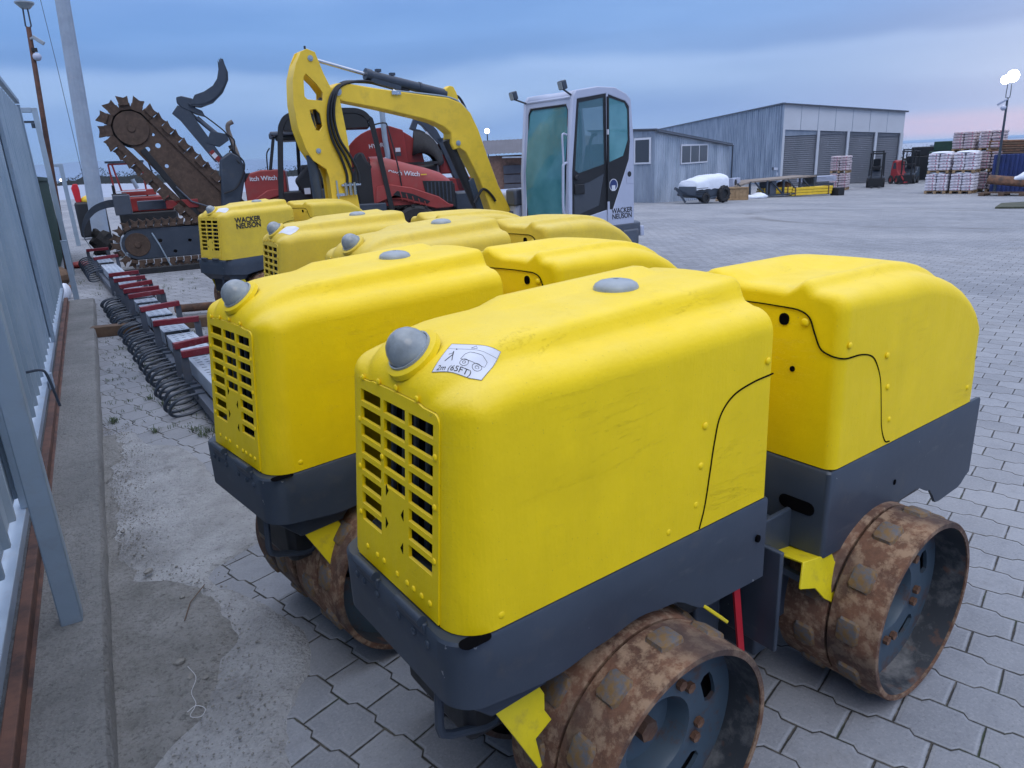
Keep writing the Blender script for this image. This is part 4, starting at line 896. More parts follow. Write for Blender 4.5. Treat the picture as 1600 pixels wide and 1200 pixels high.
# ================================================================== CHAIN TRENCHERS
TP = radians(-4.43)   # frame x axis (.997,-.077)
def stadium(P0, P1, r, n):
    """closed loop of (point, tangent angle) equally spaced round a chain path"""
    P0, P1 = Vector(P0), Vector(P1); d = (P1-P0); L_ = d.length; d.normalize(); nn = Vector((-d.y, d.x)); tot = 2*L_+2*pi*r; o_ = []
    for i in range(n):
        s_ = tot*i/n
        if s_ < L_: p_ = P0+d*s_+nn*r; t = d
        elif s_ < L_+pi*r: a = (s_-L_)/r; p_ = P1+nn*r*cos(a)+d*r*sin(a); t = d*cos(a)-nn*sin(a)
        elif s_ < 2*L_+pi*r: p_ = P1-nn*r-d*(s_-L_-pi*r); t = -d
        else: a = (s_-2*L_-pi*r)/r; p_ = P0-nn*r*cos(a)-d*r*sin(a); t = -d*cos(a)+nn*sin(a)
        o_.append((p_, t))
    return o_
big = thing('trencher_boom', 'huge rusty digging chain on a raised boom, pointing up at the sky', 'trencher boom', (1.044, 13.46, 0), TP)
P0, P1 = (-.19, 2.225), (.92, .80)
links = stadium(P0, P1, .325, 34)
lk = MB().box((0, 0, 0), (.165, .16, .095)).obj('chain_link', 'rust_brown', big, bevel=.006); lkd = lk.data
ctm = MB(); ctm.plate([[(-.070, .02), (.070, .02), (.082, .145), (.02, .125), (-.085, .165)]], -.09, .09, lambda a, b__, d__: (a, d__, b__)); ctm.box((0, .075, .08), (.07, .03, .12)); ct = ctm.obj('digging_tooth', 'rust_brown', big, bevel=.005); ctd = ct.data
for i, (p_, t) in enumerate(links):
    an = -math.atan2(t.y, t.x)
    for dta, o0_ in ((lkd, lk), (ctd, ct)):
        if i == 0: o = o0_
        elif dta is ctd and i % 1: continue
        else: o = bpy.data.objects.new('chain_link' if dta is lkd else 'digging_tooth', dta); COL.objects.link(o); o.parent = big
        o.location = (p_.x, (.03 if i % 2 else -.03) if dta is ctd else 0, p_.y); o.rotation_euler = (0, an, 0)
d_ = (Vector(P1)-Vector(P0)).normalized(); nn = Vector((-d_.y, d_.x)); P0v, P1v = Vector(P0), Vector(P1)
# plate: rounded tip shape with holes
pl_ = []
for i in range(13):
    a = pi/2+pi*i/12; pl_.append(P0v+d_*(.205*cos(a)) + nn*(.205*sin(a)))
pl_ += [P0v+d_*1.5-nn*.235, P0v+d_*1.75-nn*.14, P0v+d_*1.75+nn*.29, P0v+d_*.3+nn*.29, P0v+d_*.05+nn*.27]
hole = lambda s_, h_, r__: [tuple(P0v+d_*s_+nn*h_+Vector((r__*cos(-2*pi*i/14), r__*sin(-2*pi*i/14)))) for i in range(14)]
m_ = MB(); m_.plate([[tuple(q_) for q_ in pl_], hole(.36, -.06, .038), hole(.42, .10, .04), hole(.26, .17, .024), hole(.12, -.08, .03), hole(.72, -.04, .03)], -.05, .05, lambda a, b__, d__: (a, d__, b__)); m_.obj('boom_plate', 'rust_brown', big, bevel=.006)
m_ = MB(); m_.bar((P0v.x+.1, -.0, P0v.y-.32), (P1v.x-.15, 0, P1v.y-.33), .14, .10, (1, 0, 1)); m_.obj('lower_beam', 'black', big, bevel=.01)
m_ = MB(); m_.cyl((P0v.x, -.075, P0v.y), (P0v.x, .075, P0v.y), .26, 28); m_.cyl((P0v.x, -.09, P0v.y), (P0v.x, .09, P0v.y), .06, 14); m_.obj('idler_wheel', 'rust_brown', big, bevel=.008); MB().cyl((P0v.x, .03, P0v.y), (P0v.x, .06, P0v.y), .30, 30).obj('gap_disc', 'black', big)  # black disc filling the gap between idler wheel and chain
m_ = MB(); m_.box((.35, .02, 1.02), (.5, .2, .14)); m_.box((.72, .12, .9), (.28, .2, .22)); m_.obj('shield', 'red_paint', big, bevel=.01)
MB().box((.62, .1, 1.18), (.16, .14, .08)).obj('bracket', 'steel_grey', big, bevel=.004); MB().box((.42, .1, 1.0), (.10, .14, .16)).obj('bracket', 'steel_grey', big, bevel=.004); MB().tube([(.30, -.08, 1.3), (.5, -.1, 1.05), (.75, -.1, .95)], .015, 6).obj('pipe', 'steel_grey', big); MB().tube([(-.05, .02, 1.75), (.02, .02, 1.35)], .012, 6).obj('rod', 'steel_grey', big)
m_ = MB(); m_.box((.42, .35, 1.02), (1.5, .16, .15)); m_.box((-.55, .35, 1.05), (.25, .3, .32)); m_.obj('crossbeam', 'steel_grey', big, bevel=.01)
m_ = MB(); m_.box((.35, .6, .40), (1.9, .5, .55)); m_.box((.95, .35, .45), (.6, .5, .8)); m_.obj('undercarriage', 'black', big, bevel=.03)

low = thing('chain_bar', 'lower dark trenching chain lying level on the ground, ringed with hooked teeth', 'trenching chain', (1.044, 13.30, 0), TP)
links = stadium((-.44, .425), (1.3, .425), .285, 46)
hkm = MB(); hkm.plate([[(-.03, 0), (.035, 0), (.06, .075), (.02, .058), (-.035, .095), (-.02, .045)]], -.05, .05, lambda a, b__, d__: (a, d__, b__))
ht = hkm.obj('hooked_tooth', 'rust_brown', low); lb_ = MB().box((0, 0, 0), (.10, .11, .055)).obj('chain_link', 'rust_brown', low, bevel=.005)
for v in ht.data.vertices: v.co.x *= 1.25; v.co.z *= 1.35
for i, (p_, t) in enumerate(links):
    an = -math.atan2(t.y, t.x)
    for src in (ht, lb_):
        if i == 0: o = src
        else: o = src.copy(); COL.objects.link(o)
        o.location = (p_.x, (.03 if i % 2 else -.03) if src is ht else 0, p_.y); o.rotation_euler = (0, an, 0)
m_ = MB()
pts = [(-.44+.235*cos(pi/2+pi*i/14), .425+.235*sin(pi/2+pi*i/14)) for i in range(15)]+[(1.3, .19), (1.3, .66)]
hl = lambda x, z, r__: [(x+r__*cos(-2*pi*i/12), z+r__*sin(-2*pi*i/12)) for i in range(12)]
m_.plate([pts, hl(-.10, .46, .035), hl(.35, .43, .03), hl(.1, .27, .03), hl(.7, .27, .03), hl(-.62, .30, .02)], -.035, .035, lambda a, b__, d__: (a, d__, b__)); m_.obj('bar_plate', 'steel_dark', low, bevel=.004)
m_ = MB(); m_.cyl((-.44, -.045, .425), (-.44, .045, .425), .19, 24); m_.cyl((-.44, -.06, .425), (-.44, .06, .425), .05, 12); m_.obj('idler_wheel', 'rust_brown', low, bevel=.006)
m_ = MB(); m_.tube([(-.20, -.08, .60), (-.12, -.09, .40), (.0, -.1, .02)], .012, 6); m_.obj('prop_rod', 'frame_grey', low); m_ = MB(); m_.tube([(.52, -.08, .60), (.56, -.09, .35), (.62, -.1, .02)], .012, 6); m_.obj('prop_rod', 'frame_grey', low)
m_ = MB(); m_.bar((.25, 12.85, .045), (1.9, 12.7, .045), .10, .09); m_.bar((.15, 13.4, .04), (1.9, 13.25, .04), .10, .08); m_.obj
for nm, a, c_ in (('skid_beam', (.25, 12.85, .045), (1.95, 12.7, .045)),):
    tag(MB().bar(a, c_, .10, .09).obj(nm, 'black', bevel=.006), 'low black steel beam on the blocks in front of the lower chain', 'beam')
# backhoe arm with claw
bh = thing('claw_arm', 'black arm with a curved claw bucket raised against the sky', 'claw arm', (1.044, 13.46, 0), TP)
Y0 = -.02
m_ = MB(); m_.plate([[(.92, .75), (1.20, .75), (1.42, 1.45), (1.38, 1.72), (1.22, 1.82), (1.04, 1.70), (1.0, 1.3)]], -.14, .12, lambda a, b__, d__: (a, d__, b__)); m_.obj('tower', 'steel_dark', bh, bevel=.03)
m_ = MB(); m_.plate([[(1.12, 1.70), (.98, 1.66), (.55, 2.33), (.44, 2.44), (.54, 2.56), (.70, 2.50), (.80, 2.30)]], -.07, .07, lambda a, b__, d__: (a, d__, b__)); m_.obj('stick', 'steel_dark', bh, bevel=.008)
m_ = MB(); m_.plate([[(.88, 1.96), (1.08, 1.90), (1.24, 2.0), (1.22, 2.10), (.98, 2.16)]], -.075, .075, lambda a, b__, d__: (a, d__, b__)); m_.obj('stick_knuckle', 'steel_dark', bh, bevel=.008)
m_ = MB(); m_.bar((.93, 0, 1.83), (1.10, 0, 1.60), .15, .075, (1, 0, 1)); m_.obj('warning_stripe', 'white_sign', bh); m_ = MB(); m_.bar((1.0, 0, 1.74), (1.05, 0, 1.68), .154, .08, (1, 0, 1)); m_.bar((.93, 0, 1.84), (.96, 0, 1.80), .154, .08, (1, 0, 1)); m_.obj('stripe_red', 'red_paint', bh)
m_ = MB(); m_.cyl((.80, 0, 2.37), (1.18, 0, 1.99), .040, 12); m_.cyl((.72, 0, 2.44), (.82, 0, 2.34), .022, 10); m_.obj('cylinder', 'steel_grey', bh)
m_ = MB(); m_.plate([[(.54, 2.60), (.60, 2.52), (.80, 2.42), (.93, 2.38), (.90, 2.47), (.80, 2.52), (.78, 2.66), (.62, 2.70), (.54, 2.68)]], -.08, .08, lambda a, b__, d__: (a, d__, b__)); m_.obj('wrist', 'steel_dark', bh, bevel=.012)
claw = [(.72, 2.55), (.90, 2.53), (1.10, 2.60), (1.26, 2.74), (1.37, 2.93), (1.385, 3.05), (1.35, 3.18), (1.34, 3.25), (1.31, 3.255), (1.30, 3.20), (1.275, 3.26), (1.265, 3.12), (1.22, 2.98), (1.12, 2.85), (.97, 2.76), (.82, 2.71)]
m_ = MB(); m_.plate([claw], -.13, -.105, lambda a, b__, d__: (a, d__, b__)); m_.plate([claw], .105, .13, lambda a, b__, d__: (a, d__, b__))
cv = crom([(.72, 0, 2.56), (.9, 0, 2.545), (1.1, 0, 2.615), (1.25, 0, 2.75), (1.355, 0, 2.93), (1.365, 0, 3.10), (1.325, 0, 3.24)], 4); secs = [[(q_.x, -.13, q_.z), (q_.x, .13, q_.z), (q_.x-.02, .13, q_.z+.03), (q_.x-.02, -.13, q_.z+.03)] for q_ in cv]; m_.loft(secs, closed=True); m_.obj('claw', 'steel_dark', bh, bevel=.004)
m_ = MB(); m_.tube(crom([(.86, -.06, 2.44), (1.05, -.06, 2.28), (1.22, -.08, 2.10), (1.27, -.08, 1.9), (1.22, -.1, 1.80), (1.35, -.15, 1.62)], 5), .012, 6); m_.tube(crom([(1.20, -.08, 2.12), (1.32, -.08, 2.0), (1.30, -.1, 1.82), (1.42, -.15, 1.6), (1.25, -.18, 1.25), (1.02, -.18, 1.15)], 5), .013, 6); m_.obj('hydraulic_hose', 'hose', bh)
m_ = MB(); m_.cyl((1.42, 0, 1.55), (1.24, 0, 1.92), .03, 10); m_.box((1.50, .0, 1.35), (.2, .2, .22)); m_.obj('valve_block', 'black', bh, bevel=.01)
m_ = MB(); m_.tube(crom([(1.40, .3, 1.45), (1.39, .3, 1.70), (1.30, .3, 2.10), (1.285, .3, 2.22), (1.31, .3, 2.28), (1.38, .3, 2.315)], 5), .038, 12); tag(m_.obj('exhaust_pipe', 'plank_grey'), 'beige bent exhaust pipe rising beside the black claw arm', 'pipe'); bpy.data.objects['exhaust_pipe'].location = (1.044, 13.46, 0); bpy.data.objects['exhaust_pipe'].rotation_euler = (0, 0, TP)
# hose carrier hook at the left
hc = thing('curved_hook_arm', 'big black curved hook arm above the far end of the tine bar', 'hook arm', (.203, 16.0, 0), -.0127)
m_ = MB(); secs = []
for i, q_ in enumerate(crom([(.35, 0, 1.02), (.15, 0, 1.02), (-.10, 0, .93), (-.29, 0, .72), (-.36, 0, .48), (-.28, 0, .22)], 5)):
    w_ = .075-.0012*i; n2 = Vector((cos(i*.115-1.5), 0, -sin(i*.115-1.5)))
    an = pi/2+i*.068; n2 = Vector((-cos(an-pi/2+.0)*sin(i*.07), 0, cos(i*.07)))
    secs.append([(q_.x-n2.x*w_*-1, -.09, q_.z+n2.z*w_), (q_.x+n2.x*w_, .09, q_.z+n2.z*w_), (q_.x-n2.x*w_, .09, q_.z-n2.z*w_), (q_.x-n2.x*w_, -.09, q_.z-n2.z*w_)])
m_.loft(secs, closed=True); m_.obj('hook', 'steel_dark', hc)
m_ = MB(); m_.box((.38, 0, 1.03), (.26, .24, .34)); m_.box((.30, 0, 1.25), (.05, .06, .22)); m_.obj('hook_mount', 'black', hc, bevel=.01)
m_ = MB(); m_.sph((-.08, .05, .30), (.19, .14, .26), 14, 10); m_.v = [(v[0]+.05*sin(v[2]*31+v[1]*19), v[1], v[2]+.04*sin(v[0]*37)) for v in m_.v]; m_.obj('dark_pile', 'rubber', hc)  # lumpy stand-in for a dark leafy pile under the hook
m_ = MB(); m_.box((.30, .1, .2), (.34, .3, .4)); m_.obj('mount_leg', 'pole_concrete', hc, bevel=.02)

# ================================================================== TRACTORS behind
TR = math.atan2(-.284, .9588)
def P3(fnc, holes=()): pass
xz = lambda a, b__, d__: (a, d__, b__)
def wheel(par, x, y, r, w, name='wheel', hubm='red_paint'):
    m_ = MB(); m_.lathe([(r*.55, -w/2), (r*.9, -w/2), (r, -w*.36), (r, w*.36), (r*.9, w/2), (r*.55, w/2)], (0, 0, 0), 'y', 36, True)
    for k in range(22):
        a = 2*pi*k/22; m_.box((r*cos(a), w*.2*(1 if k % 2 else -1), r*sin(a)), (.05*r/.4, w*.55, .05*r/.4), 0, Matrix.Rotation(-a, 3, 'Y'))
    o = m_.obj('tyre', 'rubber', None); m2 = MB(); m2.lathe([(r*.56, -w*.4), (r*.5, -w*.2), (r*.2, -w*.25), (0, -w*.25)], (0, 0, 0), 'y', 24)
    m2.lathe([(r*.56, w*.4), (r*.5, w*.2), (r*.2, w*.25), (0, w*.25)], (0, 0, 0), 'y', 24); h_ = m2.obj('rim', hubm, o); o.name = name; o.parent = par; o.location = (x, y, r); return o
# tractor A : red hood with grey canopy
ta = thing('red_trencher', 'red trencher with small grey canopy and white lettering on its hood, behind the claw arm', 'trencher', (3.692, 12.465, 0), TR, 'red trenching machines')
m_ = MB(); m_.plate([[(-1.45, .92), (-1.45, 1.30), (-1.34, 1.46), (-1.15, 1.50), (-.82, 1.50), (-.76, 1.46), (-.76, .92)]], .35, .95, xz); m_.obj('hood', 'red_light', ta, bevel=.05, seg=4)
m_ = MB(); m_.plate([[(-1.36, 1.0), (-1.10, 1.16), (-.85, 1.18), (-.78, 1.10), (-1.0, 1.04), (-1.2, .92)]], .30, .36, xz); m_.obj('cheek_panel', 'red_light', ta, bevel=.015)
m_ = MB(); m_.plate([[(-1.2, .92), (-1.02, 1.02), (-.98, .92)]], .28, .32, xz); m_.obj('cheek_vent', 'black', ta)
m_ = MB(); m_.box((-.86, .345, 1.30), (.07, .01, .14)); m_.obj('hood_vent', 'black', ta)
text('hood_lettering', 'itch Witch', 'white_sign', ta, frame_mtx((-1.13, .343, 1.36), (1, 0, 0), (0, 0, 1)), .105, .002, bold=.002)
m_ = MB(); m_.box((-.35, .55, .98), (1.0, .8, .28)); m_.box((-.4, .35, .75), (1.2, .9, .2)); m_.obj('body', 'black', ta, bevel=.02)
m_ = MB(); m_.plate([[(-1.0, .82), (-.85, .95), (-.3, .97), (.0, .92), (.0, .78)]], -.15, .4, xz); m_.obj('fender', 'red_light', ta, bevel=.03)
m_ = MB(); m_.box((-.35, .75, 2.075), (1.15, .9, .07)); m_.box((-.92, .72, 2.05), (.10, .12, .10)); m_.obj('canopy', 'steel_grey', ta, bevel=.025)
m_ = MB(); m_.box((-.35, .75, 2.0), (1.0, .8, .08)); m_.obj('canopy_liner', 'black', ta, bevel=.02)
for a, c_, w in (((-1.0, .38, 1.48), (-.88, .38, 2.0), .05), ((-.58, .8, .9), (-.5, .8, 2.0), .06), ((-.20, .9, 1.0), (-.32, .9, 2.0), .05), ((.2, .5, .9), (.12, .5, 2.0), .05)):
    MB().bar(a, c_, w, w).obj('canopy_post', 'black', ta, bevel=.006)
m_ = MB(); m_.tube(crom([(-1.04, .36, 1.5), (-1.02, .36, 1.75), (-.96, .36, 1.85)], 4), .012, 6); m_.obj('grab_rail', 'black', ta)
m_ = MB(); m_.box((-.28, .35, 1.30), (.45, .4, .5)); m_.plate([[(-.62, 1.30), (-.35, 1.58), (-.05, 1.60), (.0, 1.20), (-.30, 1.15), (-.50, 1.05)]], .12, .6, xz); m_.obj('seat_cover', 'black', ta, bevel=.05, seg=3)
m_ = MB(); m_.box((-.42, .1, 1.12), (.10, .08, .10)); m_.obj('seat_label', 'white_sign', ta)
wheel(ta, -1.0, .1, .42, .3); wheel(ta, .1, .1, .42, .3); wheel(ta, -1.0, 1.3, .42, .3); wheel(ta, .1, 1.3, .42, .3)
# tractor B
tb = thing('red_trencher', 'red trencher with black roll bar, black seat and pale lettering on its long hood', 'trencher', (3.692, 12.465, 0), TR, 'red trenching machines')
hoop = crom([(-.86, -.45, .70), (-.80, -.45, 1.3), (-.71, -.45, 2.0), (-.66, -.45, 2.18), (-.55, -.45, 2.29), (-.3, -.45, 2.34), (.35, -.45, 2.35), (.58, -.45, 2.32), (.70, -.45, 2.22), (.76, -.45, 2.05), (.95, -.45, .70)], 5)
hb_ = MB(); secs = []
for i, q_ in enumerate(hoop):
    t = (hoop[min(i+1, len(hoop)-1)]-hoop[max(i-1, 0)]).normalized(); nrm = Vector((-t.z, 0, t.x)); secs.append([tuple(q_+nrm*.04+Vector((0, -.06, 0))), tuple(q_+nrm*.04+Vector((0, .06, 0))), tuple(q_-nrm*.04+Vector((0, .06, 0))), tuple(q_-nrm*.04+Vector((0, -.06, 0)))])
hb_.loft(secs, closed=True); hb_.obj('roll_bar', 'black', tb, bevel=.006)
m_ = MB(); m_.plate([[(-.68, 2.08), (-.62, 2.22), (-.5, 2.30), (.5, 2.32), (.68, 2.22), (.71, 2.08)]], -.50, .15, xz); m_.obj('roof_panel', 'black', tb, bevel=.02)
MB().bar((.28, -.2, .75), (.26, -.2, 2.15), .07, .07).obj('rear_post', 'black', tb, bevel=.006)
m_ = MB(); m_.box((.45, -.35, 2.12), (.10, .01, .03)); m_.obj('roof_label', 'white_sign', tb)
m_ = MB(); m_.plate([[(.42, .75), (.36, 1.30), (.40, 1.45), (.40, 1.62), (.46, 1.70), (.56, 1.70), (.62, 1.55), (.76, 1.42), (.82, 1.2), (.86, .75)]], -.42, .05, xz); m_.obj('seat', 'black', tb, bevel=.05, seg=3)
m_ = MB(); m_.tube([(.30+.13*cos(i*pi/8), -.2, 1.52+.08*sin(i*pi/8)) for i in range(17)], .014, 6); m_.obj('steering_wheel', 'black', tb)
m_ = MB(); m_.box((-.1, -.1, .78), (1.9, .9, .2)); m_.box((.15, .0, 1.0), (.9, .5, .3)); m_.obj('platform', 'steel_dark', tb, bevel=.02)
m_ = MB(); m_.plate([[(-.95, .70), (-.55, .72), (-.45, .92), (-.35, .98), (.1, .97), (.25, .80), (.25, .65), (-.95, .62)]], -.35, -.28, xz); m_.obj('side_panel', 'red_paint', tb, bevel=.01)
secs = []
for x, zt, w in ((.66, 1.62, .40), (.80, 1.62, .42), (1.05, 1.56, .42), (1.35, 1.47, .41), (1.6, 1.40, .40), (1.85, 1.31, .37), (2.0, 1.20, .33), (2.04, 1.12, .31)):
    r_ = []
    for y, z in ((-w, .82), (-w-.01, zt-.22), (-w+.02, zt-.10), (-w+.08, zt-.03), (-w+.2, zt), (0, zt+.012), (w-.2, zt), (w-.08, zt-.03), (w-.02, zt-.10), (w+.01, zt-.22), (w, .82)): r_.append((x, y-.02, z))
    secs.append(r_)
MB().loft(secs).obj('hood', 'red_light', tb, ang=50)
m_ = MB(); m_.plate([[(.68, .86), (.72, 1.14), (.95, 1.17), (1.3, 1.10), (1.75, .93), (1.92, .80), (2.0, .78), (1.98, .74), (1.7, .73), (1.4, .82), (1.1, .92), (.9, .94)]], -.50, -.42, xz); m_.obj('fender_sweep', 'red_light', tb, bevel=.02)
m_ = MB(); m_.plate([[(.98, 1.0), (1.05, 1.06), (1.3, 1.0), (1.6, .86), (1.55, .82), (1.2, .93)]], -.508, -.49, xz); m_.obj('sweep_vent', 'black', tb, bevel=.003)
for i in range(5):
    x = 1.10+i*.10; MB().bar((x, -.512, 1.05-.045*i), (x+.03, -.512, .90-.03*i), .016, .008, (0, 1, 0)).obj('vent_rib', 'red_light', tb)
m_ = MB(); m_.plate([[(1.50, 1.20), (2.02, 1.17), (2.04, .74), (1.72, .78), (1.55, .95)]], -.445, -.40, xz); m_.box((2.05, -.03, .93), (.03, .62, .40)); m_.obj('grille', 'black', tb, bevel=.006)
for i in range(7): MB().box((1.58+i*.065, -.45, 1.0), (.02, .014, .34)).obj('grille_bar', 'steel_dark', tb)
text('hood_lettering', 'Ditch Witch', 'white_sign', tb, frame_mtx((1.20, -.446, 1.335), (1, 0, -.10), (0, 0, 1)), .105, .002, bold=.002)
m_ = MB(); m_.box((1.53, -.443, 1.30), (.10, .004, .018)); m_.obj('lettering_dash', 'yellow_old', tb)
wheel(tb, .15, -.5, .42, .28); wheel(tb, 1.35, -.45, .40, .28); wheel(tb, .15, .7, .42, .28); wheel(tb, 1.35, .65, .40, .28)
m_ = MB(); m_.box((2.25, .1, .80), (.35, .7, .34)); m_.box((2.28, -.1, .45), (.5, .8, .3)); m_.obj('weight_block', 'steel_dark', tb, bevel=.03)
m_ = MB(); m_.tube(crom([(.78, -.48, 2.12), (.95, -.48, 2.14), (1.0, -.48, 2.05), (1.1, -.48, 1.5), (1.14, -.48, 1.08), (1.12, -.48, 1.0), (.98, -.48, .98)], 5), .012, 6); m_.obj('mirror_arm', 'black', tb)
# machine C: big wheel guard "HYDRO", chute, stack
tcx = thing('disc_saw_machine', 'big red disc saw guard with a black discharge chute behind the roll bar', 'disc saw', (3.98, 13.42, 0), TR, )
m_ = MB(); pts = [(1.0+.78*cos(radians(a)), 1.42+.72*sin(radians(a))) for a in range(200, 20, -10)]+[(1.72, 1.5), (1.72, .8), (.3, .8)]
m_.plate([pts], -.12, .22, xz); m_.obj('saw_guard', 'red_paint', tcx, bevel=.02)
m_ = MB(); m_.plate([[(.98, 2.14), (1.12, 2.16), (1.36, 2.08), (1.42, 1.5), (1.40, .9), (1.20, .9), (1.16, 1.5), (1.08, 1.9)]], -.20, -.10, xz); m_.obj('side_door', 'red_paint', tcx, bevel=.012)
text('guard_lettering', 'HYDROTRON'[:5], 'white_sign', tcx, frame_mtx((.90, -.125, 1.83), (1, 0, .08), (0, 0, 1)), .10, .002, bold=.002)
m_ = MB(); m_.box((1.24, -.205, 1.74), (.09, .004, .07)); m_.obj('decal', 'white_sign', tcx); m_ = MB(); m_.box((1.245, -.205, 1.665), (.09, .004, .06)); m_.obj('decal_dark', 'steel_dark', tcx)
secs = []
for i in range(9):
    t = i/8; a = radians(100-92*t); R_ = .62; cx_, cz_ = 1.50+R_*sin(pi/2*t)*.72, 1.98-.55*(1-cos(pi/2*t)); hw = I(.16, .34, t); th = I(.06, .10, t)
    r_ = []
    for k in range(9):
        b__ = pi*k/8; r_.append((cx_+ (sin(b__))*.13*(.6+t*.5), -.05-hw*cos(b__), cz_+sin(b__)*(.12-.06*t)-I(.35, .02, t)*(1-sin(b__))))
    secs.append(r_)
o = MB().loft(secs, cap0=True, cap1=False).obj('chute', 'rubber', tcx, ang=60); sm_ = o.modifiers.new('s', 'SOLIDIFY'); sm_.thickness = .02
m_ = MB(); m_.lathe([(.36, 0), (.42, 0), (.42, .05), (.36, .05)], (1.66, -.05, 1.46), seg=32, closed=True); m_.obj('chute_rim', 'rubber', tcx)
m_ = MB(); m_.box((1.66, -.05, 1.2), (.55, .5, .5)); m_.obj('chute_base', 'black', tcx, bevel=.03)
m_ = MB(); m_.tube(crom([(1.01, -.3, 2.60), (1.015, -.3, 2.0), (1.04, -.3, 1.64), (1.01, -.3, 1.58), (.95, -.3, 1.56)], 5), .048, 14); m_.obj('exhaust_stack', 'frame_grey', tcx)
m_ = MB(); m_.plate([[(1.50, 2.10), (1.62, 2.34), (1.72, 2.34), (1.84, 2.24), (2.0, 2.06), (2.10, 1.86), (2.0, 1.82), (1.86, 1.98), (1.74, 2.14), (1.66, 2.20), (1.60, 2.06)]], -.1, .1, xz); m_.plate([[(1.98, 1.92), (2.12, 1.92), (2.45, 1.2), (2.62, .5), (2.46, .45), (2.28, 1.15)]], -.1, .1, xz); m_.obj('conveyor_arm', 'steel_dark', tcx, bevel=.01)
m_ = MB(); m_.box((1.98, .1, 1.80), (.16, .2, .2)); m_.box((2.15, .1, 1.45), (.3, .3, .35)); m_.box((2.35, .1, 1.0), (.5, .4, .4)); m_.obj('frame', 'red_paint', tcx, bevel=.02)
m_ = MB(); m_.bar((1.80, -.08, 2.04), (1.98, -.08, 1.80), .02, .10, (1, 0, 1)); m_.obj('white_plate', 'white_sign', tcx)
m_ = MB(); m_.box((1.3, .3, .5), (2.4, .8, .5)); m_.obj('chassis', 'black', tcx, bevel=.03)

# small red machines on the far left
rm_ = thing('small_red_trencher', 'small red walk behind trencher with upright cage beyond the concrete pole', 'trencher', (.203, 17.2, 0), -.0127)
for a, c_ in (((.36, 0, 1.10), (.33, 0, 1.76)), ((.50, 0, 1.10), (.40, 0, 1.76)), ((.95, .2, 1.1), (.95, .2, 1.76)), ((.33, 0, 1.76), (.98, .1, 1.76))): MB().bar(a, c_, .035, .035).obj('cage_bar', 'red_paint', rm_)
MB().bar((.28, 0, 1.80), (.99, .1, 1.80), .08, .04).obj('cage_roof', 'steel_dark', rm_)
m_ = MB(); m_.box((.80, .1, 1.18), (.62, .5, .12)); m_.obj('deck', 'red_light', rm_, bevel=.01); m_ = MB(); m_.box((.9, .1, .95), (1.0, .6, .3)); m_.obj('engine_cover', 'red_paint', rm_, bevel=.03)
m_ = MB(); m_.box((.9, .1, .5), (1.1, .6, .6)); m_.obj('undercarriage', 'black', rm_, bevel=.04); m_ = MB(); m_.box((.62, -.22, 1.22), (.6, .02, .025)); m_.obj('white_bar', 'white_sign', rm_)
m_ = MB(); m_.cyl((.72, 0, 1.45), (.78, 0, 1.26), .04, 10); m_.obj('cylinder', 'frame_grey', rm_)
sm2 = thing('two_handle_machine', 'small red and yellow machine with two upright handles beside the gate', 'machine', (-.02, 22.0, 0))
for x in (-.13, .32):
    m_ = MB(); m_.plate([[(x-.08, 1.0), (x-.11, 1.30), (x-.06, 1.40), (x+.05, 1.40), (x+.07, 1.25), (x+.05, .8), (x-.03, .8)]], -.05, .05, xz); m_.obj('handle_guard', 'red_bright', sm2, bevel=.02)
m_ = MB(); m_.tube(crom([(.08, 0, 1.36), (.16, 0, 1.34), (.2, 0, 1.15), (.24, 0, 1.0)], 4), .02, 6); m_.obj('lever', 'black', sm2)
m_ = MB(); m_.sph((.15, .05, .98), (.24, .2, .14), 14, 8); m_.obj('tank', 'yellow_machine', sm2); m_ = MB(); m_.box((.1, .1, .5), (.7, .5, .9)); m_.obj('engine', 'black', sm2, bevel=.06)
for i, (x, y, sx_, sy_, sz_, mt) in enumerate([(-.45, 10.9, .14, .2, .22, 'tarp_white'), (-.55, 12.4, .3, .5, .3, 'wood_dark'), (-.3, 14.8, .4, .25, .12, 'red_light'), (-.5, 11.6, .25, .2, .12, 'rust_dark')]):
    m_ = MB(); m_.sph((0, 0, 0), (sx_/2, sy_/2, sz_/2), 10, 7); m_.v = [(v[0]*(1+.15*sin(v[1]*40)), v[1], v[2]) for v in m_.v]; o = m_.obj(['white_sack', 'scrap_heap', 'red_scrap', 'rusty_lump'][i], mt, ang=30); o.location = (x, y, sz_/2.2)
    tag(o, ['small white sack at the far foot of the sheet fence', 'dark scrap heap behind the pale brace post', 'red scrap metal on the ground near the gate portal', 'rusty lump of scrap just past the fence end'][i], ['sack', 'scrap', 'scrap', 'scrap'][i])

# ================================================================== EXCAVATOR
ex = thing('mini_excavator', 'yellow armed excavator with a pale grey glazed cab, parked behind the rollers', 'excavator', (5, 8.75, 0), pi+.1173)
yz = .095
# boom
boom = [(2.36, 2.37), (2.25, 2.375), (1.85, 2.325), (1.21, 2.262), (.90, 2.235), (.72, 2.18), (.58, 2.06), (.47, 1.85), (.36, 1.55), (.20, 1.15), (-.08, .66), (-.14, .55), (.22, .55), (.33, .80), (.50, 1.24), (.64, 1.50), (.70, 1.60), (.78, 1.64), (.86, 1.62), (.90, 1.70), (.89, 1.82), (1.0, 1.90), (1.12, 1.95), (1.32, 2.0), (1.87, 2.11), (2.33, 2.19), (2.42, 2.23), (2.43, 2.32)]
m_ = MB(); m_.plate([boom], -.10, .10, xz); m_.obj('boom', 'yellow_machine', ex, bevel=.012)
